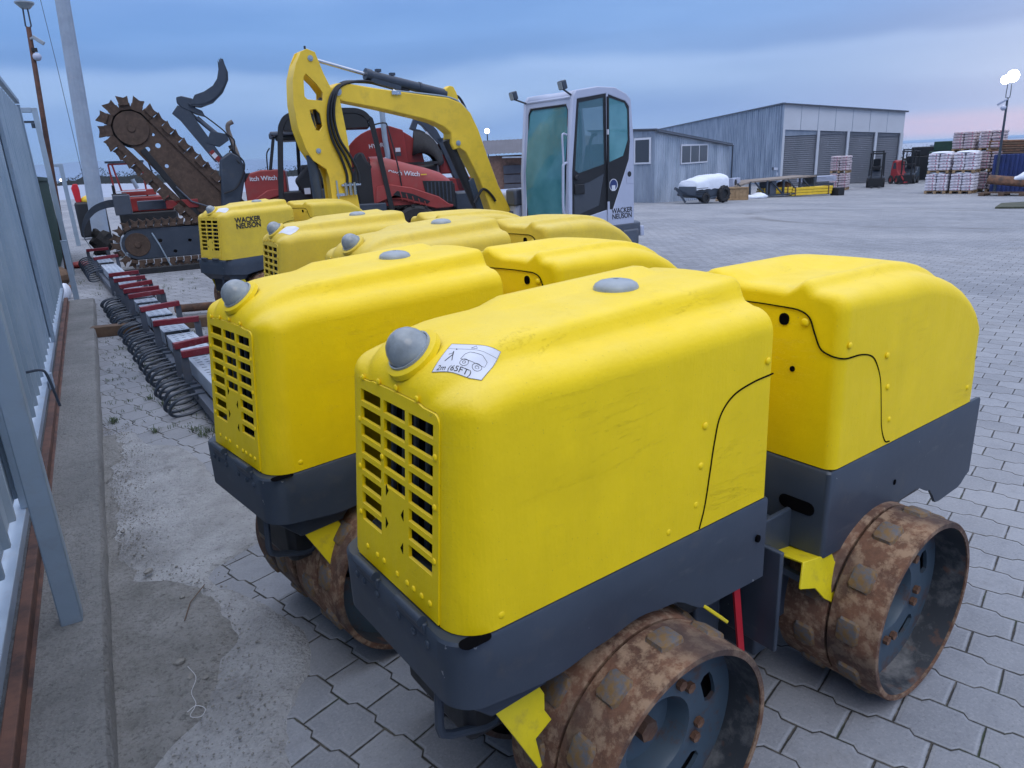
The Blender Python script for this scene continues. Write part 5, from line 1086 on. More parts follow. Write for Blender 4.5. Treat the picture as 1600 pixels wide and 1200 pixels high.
# arm, two side cheeks with windows, joined by web
arm = [(2.66, 2.71), (2.57, 2.68), (2.50, 2.47), (2.42, 2.29), (2.34, 2.20), (2.30, 1.80), (2.28, 1.40), (2.19, .55), (2.52, .55), (2.57, .9), (2.575, 1.36), (2.60, 1.46), (2.74, 1.56), (2.81, 1.68), (2.87, 1.90), (2.885, 2.15), (2.86, 2.40), (2.80, 2.56), (2.73, 2.68)]
h1 = [(2.705, 2.46), (2.60, 2.36), (2.535, 2.27), (2.545, 2.185), (2.72, 2.20), (2.75, 2.23), (2.735, 2.42)]
h2 = [(2.71, 2.09), (2.64, 2.10), (2.595, 2.05), (2.585, 1.92), (2.625, 1.87), (2.665, 1.88), (2.70, 2.0)]
m_ = MB(); m_.plate([arm, h1, h2], -.10, -.075, xz); m_.obj('arm_cheek', 'yellow_machine', ex, bevel=.004); m_ = MB(); m_.plate([arm, h1, h2], .075, .10, xz); m_.obj('arm_cheek', 'yellow_machine', ex, bevel=.004)
m_ = MB(); m_.plate([[(2.50, 2.44), (2.42, 2.27), (2.35, 2.15), (2.31, 1.80), (2.29, 1.40), (2.20, .56), (2.50, .56), (2.55, .9), (2.555, 1.36), (2.50, 1.7), (2.50, 2.1)]], -.08, .08, xz); m_.obj('arm_core', 'yellow_machine', ex)
m_ = MB(); m_.plate([[(2.70, 2.69), (2.80, 2.55), (2.86, 2.40), (2.883, 2.15), (2.868, 1.90), (2.81, 1.69), (2.74, 1.58), (2.72, 1.60), (2.79, 1.70), (2.845, 1.90), (2.86, 2.15), (2.84, 2.38), (2.78, 2.53), (2.68, 2.66)]], -.08, .08, xz); m_.obj('arm_back', 'yellow_machine', ex)
for x, z, r_ in ((2.635, 2.615, .03), (2.36, 2.285, .045), (2.67, 1.66, .028), (.80, 1.70, .032)):
    m_ = MB(); m_.cyl((x, .10, z), (x, .113, z), r_, 16); m_.cyl((x, .11, z), (x, .122, z), r_*.5, 12); m_.obj('pin', 'frame_grey', ex)
m_ = MB(); m_.cyl((2.64, 0, 2.72), (2.64, 0, 2.75), .012, 8); m_.obj('grease_nipple', 'black', ex)
# cylinders
m_ = MB(); m_.cyl((2.58, 0, 2.625), (1.90, 0, 2.475), .020, 12); m_.obj('arm_rod', 'chrome', ex)
m_ = MB(); m_.cyl((1.95, 0, 2.485), (.88, 0, 2.285), .058, 16); m_.cyl((1.95, 0, 2.487), (1.88, 0, 2.474), .066, 16); m_.cyl((1.26, 0, 2.356), (1.23, 0, 2.351), .066, 16); m_.bar((1.90, 0, 2.42), (1.52, 0, 2.34), .10, .05); m_.box((1.78, 0, 2.53), (.06, .05, .03)); m_.box((1.60, 0, 2.495), (.06, .05, .03)); m_.obj('arm_cylinder', 'steel_dark', ex)
m_ = MB(); m_.plate([[(.92, 2.22), (.90, 2.34), (.84, 2.38), (.78, 2.37), (.74, 2.30), (.70, 2.16)]], -.05, .05, xz); m_.obj('boom_bracket', 'yellow_machine', ex, bevel=.008)
m_ = MB(); m_.cyl((2.72, 0, 1.62), (2.68, 0, .72), .058, 16); m_.box((2.63, .02, .95), (.05, .08, .14)); m_.cyl((2.68, 0, .80), (2.68, 0, .70), .068, 14); m_.obj('bucket_cylinder', 'steel_dark', ex)
m_ = MB(); m_.cyl((.79, 0, 1.62), (.48, 0, .95), .026, 12); m_.cyl((.845, 0, 1.62), (.54, 0, .95), .02, 10); m_.obj('boom_rod', 'chrome', ex)
m_ = MB(); m_.cyl((.90, 0, 1.75), (.30, 0, .45), .062, 14); m_.obj('boom_cylinder', 'black', ex)
m_ = MB(); m_.bar((.62, .02, 1.25), (.47, .02, .80), .12, .09); m_.obj('cylinder_guard', 'steel_dark', ex, bevel=.01)
# hoses
for k in range(3):
    o_ = .028*k; m_ = MB()
    m_.tube(crom([(1.40, -.04+o_, 2.31), (1.75, -.04+o_, 2.385), (2.05, .02+o_, 2.40), (2.30, .08+o_*.4, 2.37-.01*k), (2.46-o_, .12, 2.22), (2.52-o_*1.3, .125, 2.0), (2.50-o_*1.6, .125, 1.78), (2.42-o_*2.2, .125, 1.58), (2.37-o_*2.6, .12, 1.40), (2.375-o_*2.6, .12, 1.28)], 6), .016, 8); m_.obj('hydraulic_hose', 'hose', ex)
m_ = MB(); m_.tube(crom([(2.57, .02, 1.95), (2.58, .0, 2.1), (2.50, 0, 2.2)], 5), .05, 10); m_.obj('inner_hose', 'hose', ex)
m_ = MB(); m_.box((2.33, .115, 1.275), (.24, .035, .022)); 
for x in (2.40, 2.345, 2.29): m_.cyl((x, .125, 1.30), (x, .125, 1.16), .020, 8)
m_.box((2.46, .10, 1.17), (.12, .04, .03)); m_.obj('valve_clamp', 'chrome', ex)
m_ = MB(); m_.tube(crom([(2.50, .11, 1.33), (2.50, .115, 1.15), (2.50, .112, .9), (2.42, .112, .56)], 5), .010, 6); m_.obj('steel_line', 'frame_grey', ex)
m_ = MB(); m_.tube(crom([(.80, .03, 2.27), (.70, .03, 2.25), (.61, .03, 2.12), (.57, .04, 1.98), (.50, .05, 1.86)], 5), .016, 8); m_.tube(crom([(.60, .10, 1.30-.35), (.50, .12, 1.10), (.42, .12, 1.10), (.33, .12, 1.02), (.28, .12, .95)], 5), .018, 8); m_.obj('boom_hose', 'hose', ex)
for dy in (0, .03):
    m_ = MB(); m_.tube(crom([(1.62, .055+dy, 2.305), (1.2, .055+dy, 2.275), (.90, .055+dy, 2.245), (.74, .055+dy, 2.19), (.60, .06+dy, 2.06), (.49, .06+dy, 1.85), (.36, .06+dy, 1.5), (.22, .06+dy, 1.12)], 5), .010, 6); m_.obj('steel_line', 'frame_grey', ex)
m_ = MB(); m_.cyl((1.66, .08, 2.30), (1.60, .10, 2.27), .03, 10); m_.box((1.63, .1, 2.28), (.12, .05, .04)); m_.obj('hose_coupling', 'chrome', ex)
# body
m_ = MB(); m_.box((-.55, -.22, .78), (1.15, .95, .56)); m_.obj('engine_body', 'cab_white', ex, bevel=.06, seg=4); m_ = MB(); m_.box((-.05, .16, .98), (.22, .22, .22)); m_.obj('boom_foot_cover', 'steel_grey', ex, bevel=.03)
m_ = MB(); m_.cyl((-.02, -.2, .9), (-.02, .2, .9), .04, 12); m_.box((-.12, 0, .62), (.35, .34, .36)); m_.obj('swing_post', 'steel_dark', ex, bevel=.02)
m_ = MB(); m_.plate([[(.02, 1.36), (-1.20, 1.36), (-1.32, 1.2), (-1.36, .3), (-1.30, -.72), (-.1, -.72), (.02, 0)]], .42, .60, lambda a, b__, d__: (a, b__, d__)); m_.obj('turntable_deck', 'steel_grey', ex, bevel=.02)
m_ = MB(); m_.plate([[(-.86, 1.385), (-1.14, 1.385), (-1.27, 1.25), (-1.32, .4), (-1.27, -.70), (-.95, -.74)]], .30, .52, lambda a, b__, d__: (a, b__, d__)); m_.obj('counterweight', 'steel_grey', ex, bevel=.025)
m_ = MB(); m_.box((-1.22, 1.33, .48), (.06, .1, .13)); m_.obj('tail_lamp', 'cab_white', ex, bevel=.01)
m_ = MB(); m_.cyl((-.45, .3, .36), (-.45, .3, .45), .42, 32); m_.box((-.45, .3, .30), (.9, .7, .16)); m_.obj('undercarriage', 'steel_dark', ex)
for y in (-.42, 1.02):
    m_ = MB(); pts = [(.25+.19*cos(a), .2+.19*sin(a)) for a in [radians(d__) for d__ in range(90, -91, -15)]]+[(-1.15-.19*cos(a), .2+.19*sin(a)) for a in [radians(d__) for d__ in range(-90, 91, 15)]]
    m_.plate([pts], y-.13, y+.13, xz); m_.obj('track', 'rubber', ex, bevel=.01)
    for k in range(5): MB().cyl((-1.0+k*.28, y-.14, .14), (-1.0+k*.28, y+.14, .14), .08, 14).obj('track_roller', 'steel_dark', ex)
m_ = MB(); m_.plate([[(.55, .05), (.62, .05), (.60, .36), (.54, .36)]], -.65, 1.25, xz); m_.bar((.2, .3, .22), (.56, .3, .2), .5, .06); m_.obj('dozer_blade', 'yellow_machine', ex, bevel=.01)
# cab shell
cx0, cy1, cy0 = .06, 1.35, .40
side = [(cx0, .57), (cx0-.01, 1.3), (cx0-.10, 2.14), (cx0-.16, 2.22), (cx0-.5, 2.265), (cx0-.80, 2.26), (cx0-1.0, 2.19), (cx0-1.08, 2.12), (cx0-1.14, 1.6), (cx0-1.15, .52), (cx0-1.0, .47), (cx0-.5, .50)]
door = [(cx0-.17, 2.12), (cx0-.645, 2.185), (cx0-.655, .80), (cx0-.06, .70), (cx0-.075, 1.3)]
rear = [(cx0-.685, 2.175), (cx0-.98, 2.10), (cx0-1.045, 2.04), (cx0-1.065, 1.62), (cx0-1.045, 1.40), (cx0-.76, .80), (cx0-.69, .80)]
for nm, ya, yb_ in (('cab_side', cy1-.05, cy1), ('cab_side', cy0, cy0+.05)):
    m_ = MB(); m_.plate([side, door, rear], ya, yb_, xz); m_.obj(nm, 'cab_white', ex, bevel=.012, seg=3)
# roof and rear skin, floor
m_ = MB(); m_.loft([[(x, y, z) for x, z in ((cx0-.10, 2.13), (cx0-.16, 2.215), (cx0-.5, 2.26), (cx0-.80, 2.255), (cx0-1.0, 2.185), (cx0-1.075, 2.11))] for y in (cy0+.02, cy1-.02)], cap0=False, cap1=False); sl = m_.obj('cab_roof', 'cab_white', ex); q_ = sl.modifiers.new('s', 'SOLIDIFY'); q_.thickness = .04
m_ = MB(); m_.box((cx0-1.12, (cy0+cy1)/2, .95), (.04, .9, .9)); m_.box((cx0-.56, (cy0+cy1)/2, .56), (1.08, .88, .08)); m_.obj('cab_floor', 'cab_white', ex)
# front frame with big window
fo = [(cy1-.02, .57), (cy1-.02, 2.16), (cy0+.02, 2.16), (cy0+.02, .57)]; fi = [(cy0+.09, .66), (cy0+.09, 2.00), (cy0+.13, 2.07), (cy1-.13, 2.07), (cy1-.085, 2.0), (cy1-.085, .66)]
m_ = MB(); m_.plate([fo, fi], 0, -.05, lambda a, b__, d__: (cx0+d__-(b__-1.3 if b__ > 1.3 else 0)*.13, a, b__)); m_.obj('cab_front', 'cab_white', ex, bevel=.01)
gm = MB(); gi = [(cy0+.075, .64), (cy0+.075, 2.08), (cy1-.075, 2.08), (cy1-.075, .64)]; gi2 = [(cy0+.105, .68), (cy0+.105, 2.0), (cy0+.14, 2.05), (cy1-.14, 2.05), (cy1-.105, 2.0), (cy1-.105, .68)]
gm.plate([gi, gi2], -.045, -.012, lambda a, b__, d__: (cx0+d__-(b__-1.3 if b__ > 1.3 else 0)*.13, a, b__)); gm.obj('window_seal', 'black', ex)
def pane(pts, y, name, mat, fn_=xz, t=.006):
    return MB().plate([pts], y, y+t, fn_).obj(name, mat, ex)
m_ = MB(); ps = [(cy0+.09, .66), (cy0+.09, 1.3), (cy0+.09, 2.07), (cy1-.09, 2.07), (cy1-.09, 1.3), (cy1-.09, .66)]
m_.plate([ps], -.030, -.024, lambda a, b__, d__: (cx0+d__-(b__-1.3 if b__ > 1.3 else 0)*.13, a, b__)); m_.obj('windscreen', 'cab_glass', ex)
for ys in (cy1-.018, cy0+.01):
    o_ = [(cx0-.165, 2.13), (cx0-.65, 2.19), (cx0-.665, .79), (cx0-.05, .69), (cx0-.07, 1.3)]; i_ = [(cx0-.20, 2.08), (cx0-.60, 2.14), (cx0-.61, 1.36), (cx0-.18, 1.27), (cx0-.12, 1.31)]; i2_ = [(cx0-.10, 1.12), (cx0-.36, 1.16), (cx0-.61, 1.25), (cx0-.52, .86), (cx0-.10, .76)]
    MB().plate([o_, i_, i2_], ys, ys+.012, xz).obj('door_frame', 'black', ex); pane(i_, ys+.003, 'door_glass', 'cab_glass_side'); pane(i2_, ys+.003, 'lower_door_glass', 'window_glass')
    o_ = [(cx0-.68, 2.18), (cx0-.985, 2.105), (cx0-1.05, 2.04), (cx0-1.07, 1.62), (cx0-1.05, 1.40), (cx0-.765, .79), (cx0-.685, .79)]; i_ = [(cx0-.70, 2.14), (cx0-.97, 2.08), (cx0-1.02, 2.0), (cx0-1.03, 1.64), (cx0-.95, 1.45), (cx0-.70, 1.38)]
    MB().plate([o_, i_], ys, ys+.012, xz).obj('rear_window_frame', 'black', ex); pane(i_, ys+.003, 'rear_window', 'cab_glass')
MB().box((cx0-.668, cy1+.004, 1.35), (.03, .02, 1.60)).obj('door_pillar', 'black', ex); MB().box((cx0-.665, cy1+.012, .72), (.03, .02, .36)).obj('door_hinge', 'cab_white', ex, bevel=.004)
m_ = MB(); m_.box((cx0-.655, cy1+.015, 1.74), (.02, .02, .06)); m_.obj('door_catch', 'white_sign', ex); m_ = MB(); m_.box((cx0-.18, cy1+.0, 1.08), (.16, .03, .12)); m_.cyl((cx0-.13, cy1+.01, 1.22), (cx0-.13, cy1+.03, 1.22), .035, 12); m_.obj('door_handle', 'black', ex, bevel=.01)
m_ = MB(); m_.cyl((cx0-.765, cy1-.004, 1.10), (cx0-.765, cy1+.001, 1.10), .075, 24); m_.obj('round_decal', 'blue_paint', ex); m_ = MB(); m_.lathe([(.066, 0), (.075, 0), (.075, .003), (.066, .003)], (cx0-.765, cy1, 1.10), 'y', 24, True); m_.box((cx0-.765, cy1+.002, 1.06), (.06, .003, .07)); m_.obj('decal_ring', 'white_sign', ex)
m_ = MB(); m_.box((cx0-1.06, cy1+.002, 1.2), (.12, .004, .20)); m_.obj('fuel_recess', 'cab_white', ex, bevel=.02); m_ = MB(); m_.cyl((cx0-1.05, cy1, 1.22), (cx0-1.05, cy1+.006, 1.22), .035, 16); m_.obj('fuel_cap', 'black', ex)
m_ = MB(); m_.cyl((cx0-1.08, cy1, .56), (cx0-1.08, cy1+.006, .56), .03, 12); m_.obj('plug', 'black', ex)
text('cab_lettering', 'WACKER\nNEUSON', 'ink', ex, frame_mtx((cx0-.92, cy1+.003, .735), (-1, 0, 0), (0, 0, 1)), .09, .001, bold=.001)
# rails, lights, interior
m_ = MB(); m_.tube(crom([(cx0+.0, cy1-.02, 1.40), (cx0+.05, cy1-.02, 1.38), (cx0+.06, cy1-.02, 1.30), (cx0+.07, cy1-.02, .85), (cx0+.03, cy1-.02, .76), (cx0, cy1-.02, .74)], 4), .016, 8); m_.obj('grab_rail', 'cab_white', ex)
m_ = MB(); m_.tube(crom([(cx0-.01, cy1-.02, 1.72), (cx0+.05, cy1-.02, 1.73), (cx0+.06, cy1-.02, 1.66), (cx0+.05, cy1-.02, 1.35)], 4), .012, 8); m_.obj('upper_rail', 'cab_white', ex)
for y, z in ((cy1-.03, 2.25), (cy0-.03, 2.22)):
    m_ = MB(); m_.bar((cx0-.14, min(max(y, cy0+.06), cy1-.06), z-.09), (cx0+.03, y, z-.02), .022, .022); m_.box((cx0+.03, y, z+.02), (.07, .09, .10), 0, Matrix.Rotation(.3, 3, 'Y')); m_.obj('work_light', 'steel_dark', ex, bevel=.01)
    MB().box((cx0+.066, y, z+.01), (.01, .07, .08), 0, Matrix.Rotation(.3, 3, 'Y')).obj('work_light_glass', 'lamp_body', ex)
m_ = MB(); m_.plate([[(cx0-.50, .62), (cx0-.45, 1.0), (cx0-.80, 1.02), (cx0-.92, 1.62), (cx0-1.02, 1.60), (cx0-1.0, .62)]], .65, 1.12, xz); m_.obj('driver_seat', 'rubber', ex, bevel=.04, seg=3)
m_ = MB(); m_.tube(crom([(cx0-.52, 1.2, 1.15), (cx0-.50, 1.2, 1.55), (cx0-.55, 1.2, 1.70), (cx0-.62, 1.2, 1.72)], 4), .02, 8); m_.box((cx0-.2, .6, .95), (.2, .25, .5)); m_.box((cx0-.22, 1.1, .9), (.14, .12, .5)); m_.obj('controls', 'black', ex, bevel=.01)
m_ = MB(); m_.box((cx0-.30, cy0+.2, 1.62), (.04, .12, .5)); m_.obj('wiper_motor', 'black', ex, bevel=.01)

# ================================================================== RIGHT BACKGROUND
GZ = -1.15
def wall_loft(p0, p1, z0_, zt0, zt1, per=.30, dep=.035, out=1):
    """corrugated wall from p0 to p1 (2-D), ribs standing out to the right of the direction"""
    p0, p1 = Vector((*p0, 0)), Vector((*p1, 0)); d = p1-p0; L_ = d.length; d.normalize(); n_ = Vector((d.y, -d.x, 0))*out
    pr = []; s_ = 0
    while s_ < L_-per*.99:
        for a, h in ((0, 0), (per*.6, 0), (per*.68, dep), (per*.92, dep), (per, 0)): pr.append((s_+a, h))
        s_ += per
    pr.append((L_, 0)); lo = []; hi = []
    for a, h in pr:
        q_ = p0+d*a+n_*h; lo.append((q_.x, q_.y, z0_)); hi.append((q_.x, q_.y, I(zt0, zt1, a/L_)))
    return MB().loft([lo, hi], cap0=False, cap1=False)
wh = thing('warehouse', 'large corrugated metal warehouse with four roller shutters along its front', 'warehouse', (41.8, 34.9, GZ), math.atan2(-4.2, 6.9))
WL, WD = 8.1, 47.0
wall_loft((0, WD), (0, 0), 0, 5.55, 5.38, .50, .07).obj('side_wall', 'galv_side', wh, ang=25, recalc=False)
def ztop(s_): return 5.38+(4.48-5.38)*s_/WL
def zdoor(s_): return 3.76+(3.15-3.76)*s_/WL
m_ = MB(); m_.plate([[(0, zdoor(0)), (WL, zdoor(WL)), (WL, ztop(WL)), (0, ztop(0))]], 0, .15, xz); m_.obj('fascia', 'fascia', wh)
for i in range(1, 7): s_ = WL*i/7; MB().box((s_, -.006, (ztop(s_)+zdoor(s_))/2), (.03, .01, ztop(s_)-zdoor(s_)-.04)).obj('fascia_seam', 'galv_dim', wh)
m_ = MB(); m_.bar((-.12, -.08, ztop(0)+.03), (WL+.12, -.08, ztop(WL)+.03), .22, .09); m_.bar((-.08, -.1, ztop(0)+.05), (-.08, WD, 5.6), .2, .08); m_.obj('roof_trim', 'steel_grey', wh)
m_ = MB(); m_.plate([[(0, 0), (WL, 0), (WL, WD), (0, WD)]], 0, .05, lambda a, b__, d__: (a, b__+.02, (5.36+(4.46-5.36)*a/WL)+d__)); m_.obj('roof', 'galv', wh)
posts = [(-.02, .13), (2.33, 2.49), (4.35, 4.50), (6.22, 6.37), (7.92, 8.12)]
for a, c_ in posts:
    s_ = (a+c_)/2; m_ = MB(); m_.box((s_, .04, zdoor(s_)/2), (c_-a, .14, zdoor(s_))); m_.obj('pillar', 'fascia', wh)
for i in range(4):
    a, c_ = posts[i][1], posts[i+1][0]; h_ = zdoor(c_)-.05; m_ = MB(); n_ = 26
    secs = []
    for k in range(n_*4+1):
        z = h_*k/(n_*4); secs.append([(a, .16-.022*abs(sin(k*pi/4)), z), (c_, .16-.022*abs(sin(k*pi/4)), z)])
    m_.loft(secs, cap0=False, cap1=False); m_.obj('roller_shutter', 'shutter', wh, ang=60, recalc=False)
    m_ = MB(); m_.box(((a+c_)/2, .17, zdoor(a)-.12), (c_-a, .16, .30 if i else .60)); m_.obj('shutter_box', 'shutter' if i else 'galv_dim', wh)
MB().plate([[(WL, 0), (WL+.01, 0), (WL+.01, 4.46), (WL, 4.46)]], .02, WD, xz).obj('far_wall', 'galv_dim', wh)
m_ = MB(); m_.box((-.07, 1.4, 1.2), (.05, .35, .18)); m_.obj('wall_sign', 'steel_dark', wh); m_ = MB(); m_.box((-.07, .75, 1.2), (.05, .8, .16)); m_.obj('wall_sign', 'white_sign', wh)
m_ = MB(); m_.box((-.08, .35, .85), (.05, .15, .2)); m_.obj('meter_box', 'white_sign', wh)

sh = thing('metal_shed', 'low corrugated metal shed with white framed windows in front of the warehouse', 'shed', (21.38, 24.5, -1.0), math.atan2(3.0, 7.62))
SL = 8.19
wall_loft((0, 0), (SL, 0), 0, 3.36, 2.68, .22, .025).obj('long_wall', 'galv', sh, ang=25, recalc=False)
wall_loft((0, 3.2), (0, 0), 0, 3.5, 3.36, .22, .025).obj('end_wall', 'galv_dim', sh, ang=25, recalc=False)
m_ = MB(); m_.plate([[(-.1, -.12), (SL+.12, -.12), (SL+.12, 3.3), (-.1, 3.3)]], 0, .06, lambda a, b__, d__: (a, b__, 3.40-.083*a+.04*b__+d__)); m_.obj('roof', 'steel_grey', sh)
m_ = MB(); m_.tube([(-.05, -.16, 3.34), (SL+.05, -.16, 2.66)], .045, 8); m_.tube([(SL+.02, -.16, 2.66), (SL+.02, -.14, .1)], .04, 8); m_.obj('gutter', 'steel_dark', sh)
m_ = MB(); m_.box((SL, 1.6, 1.3), (.04, 3.2, 2.6)); m_.obj('back_wall', 'galv_dim', sh)
m_ = MB(); m_.box((3.9, -.045, 2.36), (2.9, .05, .86)); m_.obj('window_frame', 'white_sign', sh, bevel=.01)
for i in range(3): MB().box((2.95+i*.945, -.072, 2.36), (.86, .012, .72)).obj('window_pane', 'window_glass', sh)
m_ = MB(); m_.box((-.045, .56, 2.58), (.05, .80, 1.08)); m_.obj('window_frame', 'white_sign', sh, bevel=.01); MB().box((-.075, .56, 2.58), (.012, .66, .92)).obj('window_pane', 'window_glass', sh)
bb_ = thing('brick_outbuilding', 'low brick outbuilding with a pale corrugated roof behind the boom', 'building', (17, 30, -.5), math.atan2(-1.7, 3.0))
m_ = MB(); m_.box((2.2, 1.5, 1.1), (5.6, 2.8, 2.2)); m_.obj('wall', 'brick', bb_)
secs = [[(-.9+i*.1, y, z+(.02 if i % 2 else 0)) for i in range(70)] for y, z in ((-.25, 2.27), (1.8, 2.92))]
o = MB().loft(secs, cap0=False, cap1=False).obj('roof', 'roof_dark', bb_, ang=20, recalc=False)
m_ = MB(); m_.plate([[(.0, 2.14), (5, 2.02), (5, 1.96), (0, 2.08)]], -.75, .1, xz); m_.obj('awning', 'galv', bb_)
for i in range(4):
    for k in range(4): MB().box((.45+i*.9, -.005, .3+k*.42), (.84, .03, .37)).obj('block_panel', 'roof_dark', bb_, bevel=.01)
def lamp_pole(name, label, loc, top, lit, size, lean=(0, 0)):
    r_ = thing(name, label, 'lamp pole', loc); h_ = top-loc[2]; m_ = MB(); m_.cyl((0, 0, 0), (lean[0], lean[1], h_), .07, 10, .045); m_.obj('pole', 'steel_dark', r_)
    m_ = MB(); m_.sph((lean[0], lean[1], h_+size*.8), size, 16, 10); m_.obj('lamp_head', lit, r_); return r_
lamp_pole('lamp_pole', 'lit lamp on a short mast seen over the brick outbuilding roof', (28.6, 52.7, -.95), 3.62, 'lamp_far', .20)
rl_ = thing('lamp_pole', 'leaning lit floodlight pole with two cameras among the bag stacks', 'lamp pole', (38.2, 19.1, GZ))
m_ = MB(); m_.cyl((0, 0, 0), (-.03, .02, 4.35), .065, 10, .045); m_.obj('pole', 'steel_dark', rl_)
for d__ in (-.07, .07): MB().tube([(-.03+d__*.3, .02-d__, 4.32), (-.03+d__*.4, .02-d__*1.2, 4.5), (-.03+d__*.3, .02-d__, 4.98)], .018, 6).obj('yoke', 'steel_dark', rl_)
m_ = MB(); m_.sph((-.05, .22, 5.14), (.12, .21, .19), 20, 12); m_.obj('lit_floodlight', 'lamp_lit', rl_); m_ = MB(); m_.sph((-.05, -.08, 5.26), (.14, .27, .27), 24, 14); m_.obj('lit_floodlight', 'lamp_lit', rl_)
m_ = MB(); m_.bar((-.05, .0, 4.28), (-.1, .40, 4.05), .09, .09); m_.obj('camera_box', 'cab_white', rl_, bevel=.01); m_ = MB(); m_.sph((-.06, .12, 3.90), .13, 12, 8); m_.obj('camera_dome', 'cab_white', rl_)

# stacks of bags on pallets
def pallet_mesh():
    b__ = MB()
    for i in range(5): b__.box((0, -.40+i*.2, .13), (1.0, .12, .02))
    for x in (-.42, 0, .42):
        for y in (-.4, 0, .4): b__.box((x, y, .075), (.12, .12, .09))
        b__.box((x, 0, .02), (.12, .95, .02))
    return b__
def bag_data(mat):
    b__ = MB(); secs = []
    for x, k in ((-.25, .55), (-.235, .85), (-.18, 1), (0, 1.03), (.18, 1), (.235, .85), (.25, .55)):
        r_ = []
        for i in range(12): a = 2*pi*i/12; c1, s1 = cos(a), sin(a); r_.append((x, .235*k*(abs(c1)**.5)*(1 if c1 > 0 else -1), .074*k*(abs(s1)**.6)*(1 if s1 > 0 else -1)))
        secs.append(r_)
    b__.loft(secs, closed=True); nf = len(b__.f)
    b__.box((.13, -.236, .0), (.06, .010, .06)); b__.box((-.02, -.238, -.005), (.10, .008, .018)); b__.box((-.242, .02, 0), (.010, .10, .035))
    o_ = b__.obj('bag', mat, None); me = o_.data; me.materials.append(MATS['bag_print'])
    for p_ in me.polygons: p_.material_index = 1 if p_.index >= nf else 0
    bpy.data.objects.remove(o_); return me
BG = {'bag': bag_data('bag'), 'bag_dim': bag_data('bag_dim')}
def bag_stack(x, y, z, rz, label, kind='bag', layers=6, grp='pallet stacks of bags'):
    r_ = thing('bag_pallet', label, 'bag stack', (x, y, z), rz, grp); r_['group'] = grp
    pallet_mesh().obj('pallet', 'wood', r_)
    for l_ in range(layers):
        for (a, c_) in ((-.255, -.24), (.255, -.24), (-.255, .24), (.255, .24)):
            o_ = bpy.data.objects.new('bag', BG[kind]); COL.objects.link(o_); o_.parent = r_; o_.location = (a+random.uniform(-.02, .02), c_+random.uniform(-.02, .02), .215+l_*.137); o_.rotation_euler = (0, 0, random.uniform(-.05, .05))
    if kind == 'bag':
        m_ = MB(); m_.sph((0, 0, .14+layers*.137+.03), (.52, .49, .07), 16, 8); m_.obj('top_wrap', 'tarp_white', r_)
    return r_
random.seed(5)
RB = math.atan2(19.8-22.0, 37.6-37.1)
ux, uy = cos(RB), sin(RB)
def bl(s_, dpt): return (37.1+ux*s_-uy*dpt, 22.0+uy*s_+ux*dpt)
for (s_, dpt, lv, lab, kd) in ((.55, .5, 0, 'bottom pallet of white bags with red print, nearest the red forklift', 'bag'), (.58, .5, 1, 'white bag pallet on top of the one nearest the red forklift', 'bag'),
                          (1.70, .5, 0, 'bottom pallet of white bags beside the lamp pole side of the front pair', 'bag'), (1.72, .5, 1, 'white bag pallet on top of the front stack closer to the lamp pole', 'bag')):
    x, y = bl(s_, dpt); bag_stack(x, y, GZ+lv*.985, RB, lab, kd)
for (s_, dpt, lv, lab) in ((1.15, 1.9, 0, 'hidden lower pinkish bag pallet under the high stack nearer the warehouse'), (1.15, 1.9, 1, 'middle pinkish bag pallet of the high stack nearer the warehouse'), (1.15, 1.9, 2, 'topmost pinkish bag pallet nearer the warehouse'),
                     (2.45, 1.9, 0, 'bottom pinkish bag pallet of the high stack beside the lamp pole'), (2.45, 1.9, 1, 'middle pinkish bag pallet of the high stack beside the lamp pole'), (2.35, 1.9, 2, 'topmost pinkish bag pallet beside the lamp pole')):
    x, y = bl(s_, dpt); bag_stack(x, y, GZ+lv*.985, RB, lab, 'bag_dim')
bag_stack(39.4, 28.5, GZ, .2+RB, 'lower pinkish bag pallet in front of the second roller shutter', 'bag_dim'); bag_stack(39.42, 28.5, GZ+.985, .15+RB, 'upper pinkish bag pallet in front of the second roller shutter', 'bag_dim')
# blue stack, timber, bucket on pallet
bs = thing('blue_rack', 'dark blue ribbed container beside the lamp pole', 'container', (*bl(3.7, 1.5), GZ), RB)
m_ = MB()
for i in range(11): m_.box((-.95+i*.19, -.02, .9), (.10, .96, 1.76))
m_.box((0, 0, .9), (2.0, .9, 1.78)); m_.obj('body', 'blue_paint', bs, bevel=.01)
for i in range(6):
    x, y = bl(3.6+.1*(i % 3), 1.5); m_ = MB(); m_.cyl((x-ux*1.5, y-uy*1.5, .70+.11*i), (x+ux*2.2, y+uy*2.2, .66+.10*i), .07, 10)
    tag(m_.obj('rusty_beam', 'rust_dark' if i % 2 else 'wood_dark'), 'rusty steel or timber length lying in the pile on the blue container', 'beam', 'rusty lengths piled on the blue container')
for i in range(3):
    x, y = bl(5.2, 1.0); bag_ = MB()
    for k in range(5): bag_.box((0, 0, .09+k*.12), (1.3, 1.0, .05)); bag_.box((0, -.3+.15*k, .03+k*.12), (1.2, .1, .06))
    o = bag_.obj('pallet_pile', 'green_dark' if i == 1 else 'wood_dark'); o.location = (x, y, GZ+i*.62); o.rotation_euler = (0, 0, RB+.05*i)
    tag(o, ['lowest pile of dark pallets at the picture edge by the blue container', 'greenish pile of pallets, middle of the heap by the blue container', 'top pile of dark pallets by the blue container'][i], 'pallet pile', 'pallet piles')
o = pallet_mesh().obj('pallet', 'wood_dark'); o.location = (36.9, 18.0, GZ); o.rotation_euler = (0, 0, RB); o.scale = (1.9, 1.2, 1); tag(o, 'long dark pallet on the yard carrying the rusty loader bucket', 'pallet')
m_ = MB(); secs = []
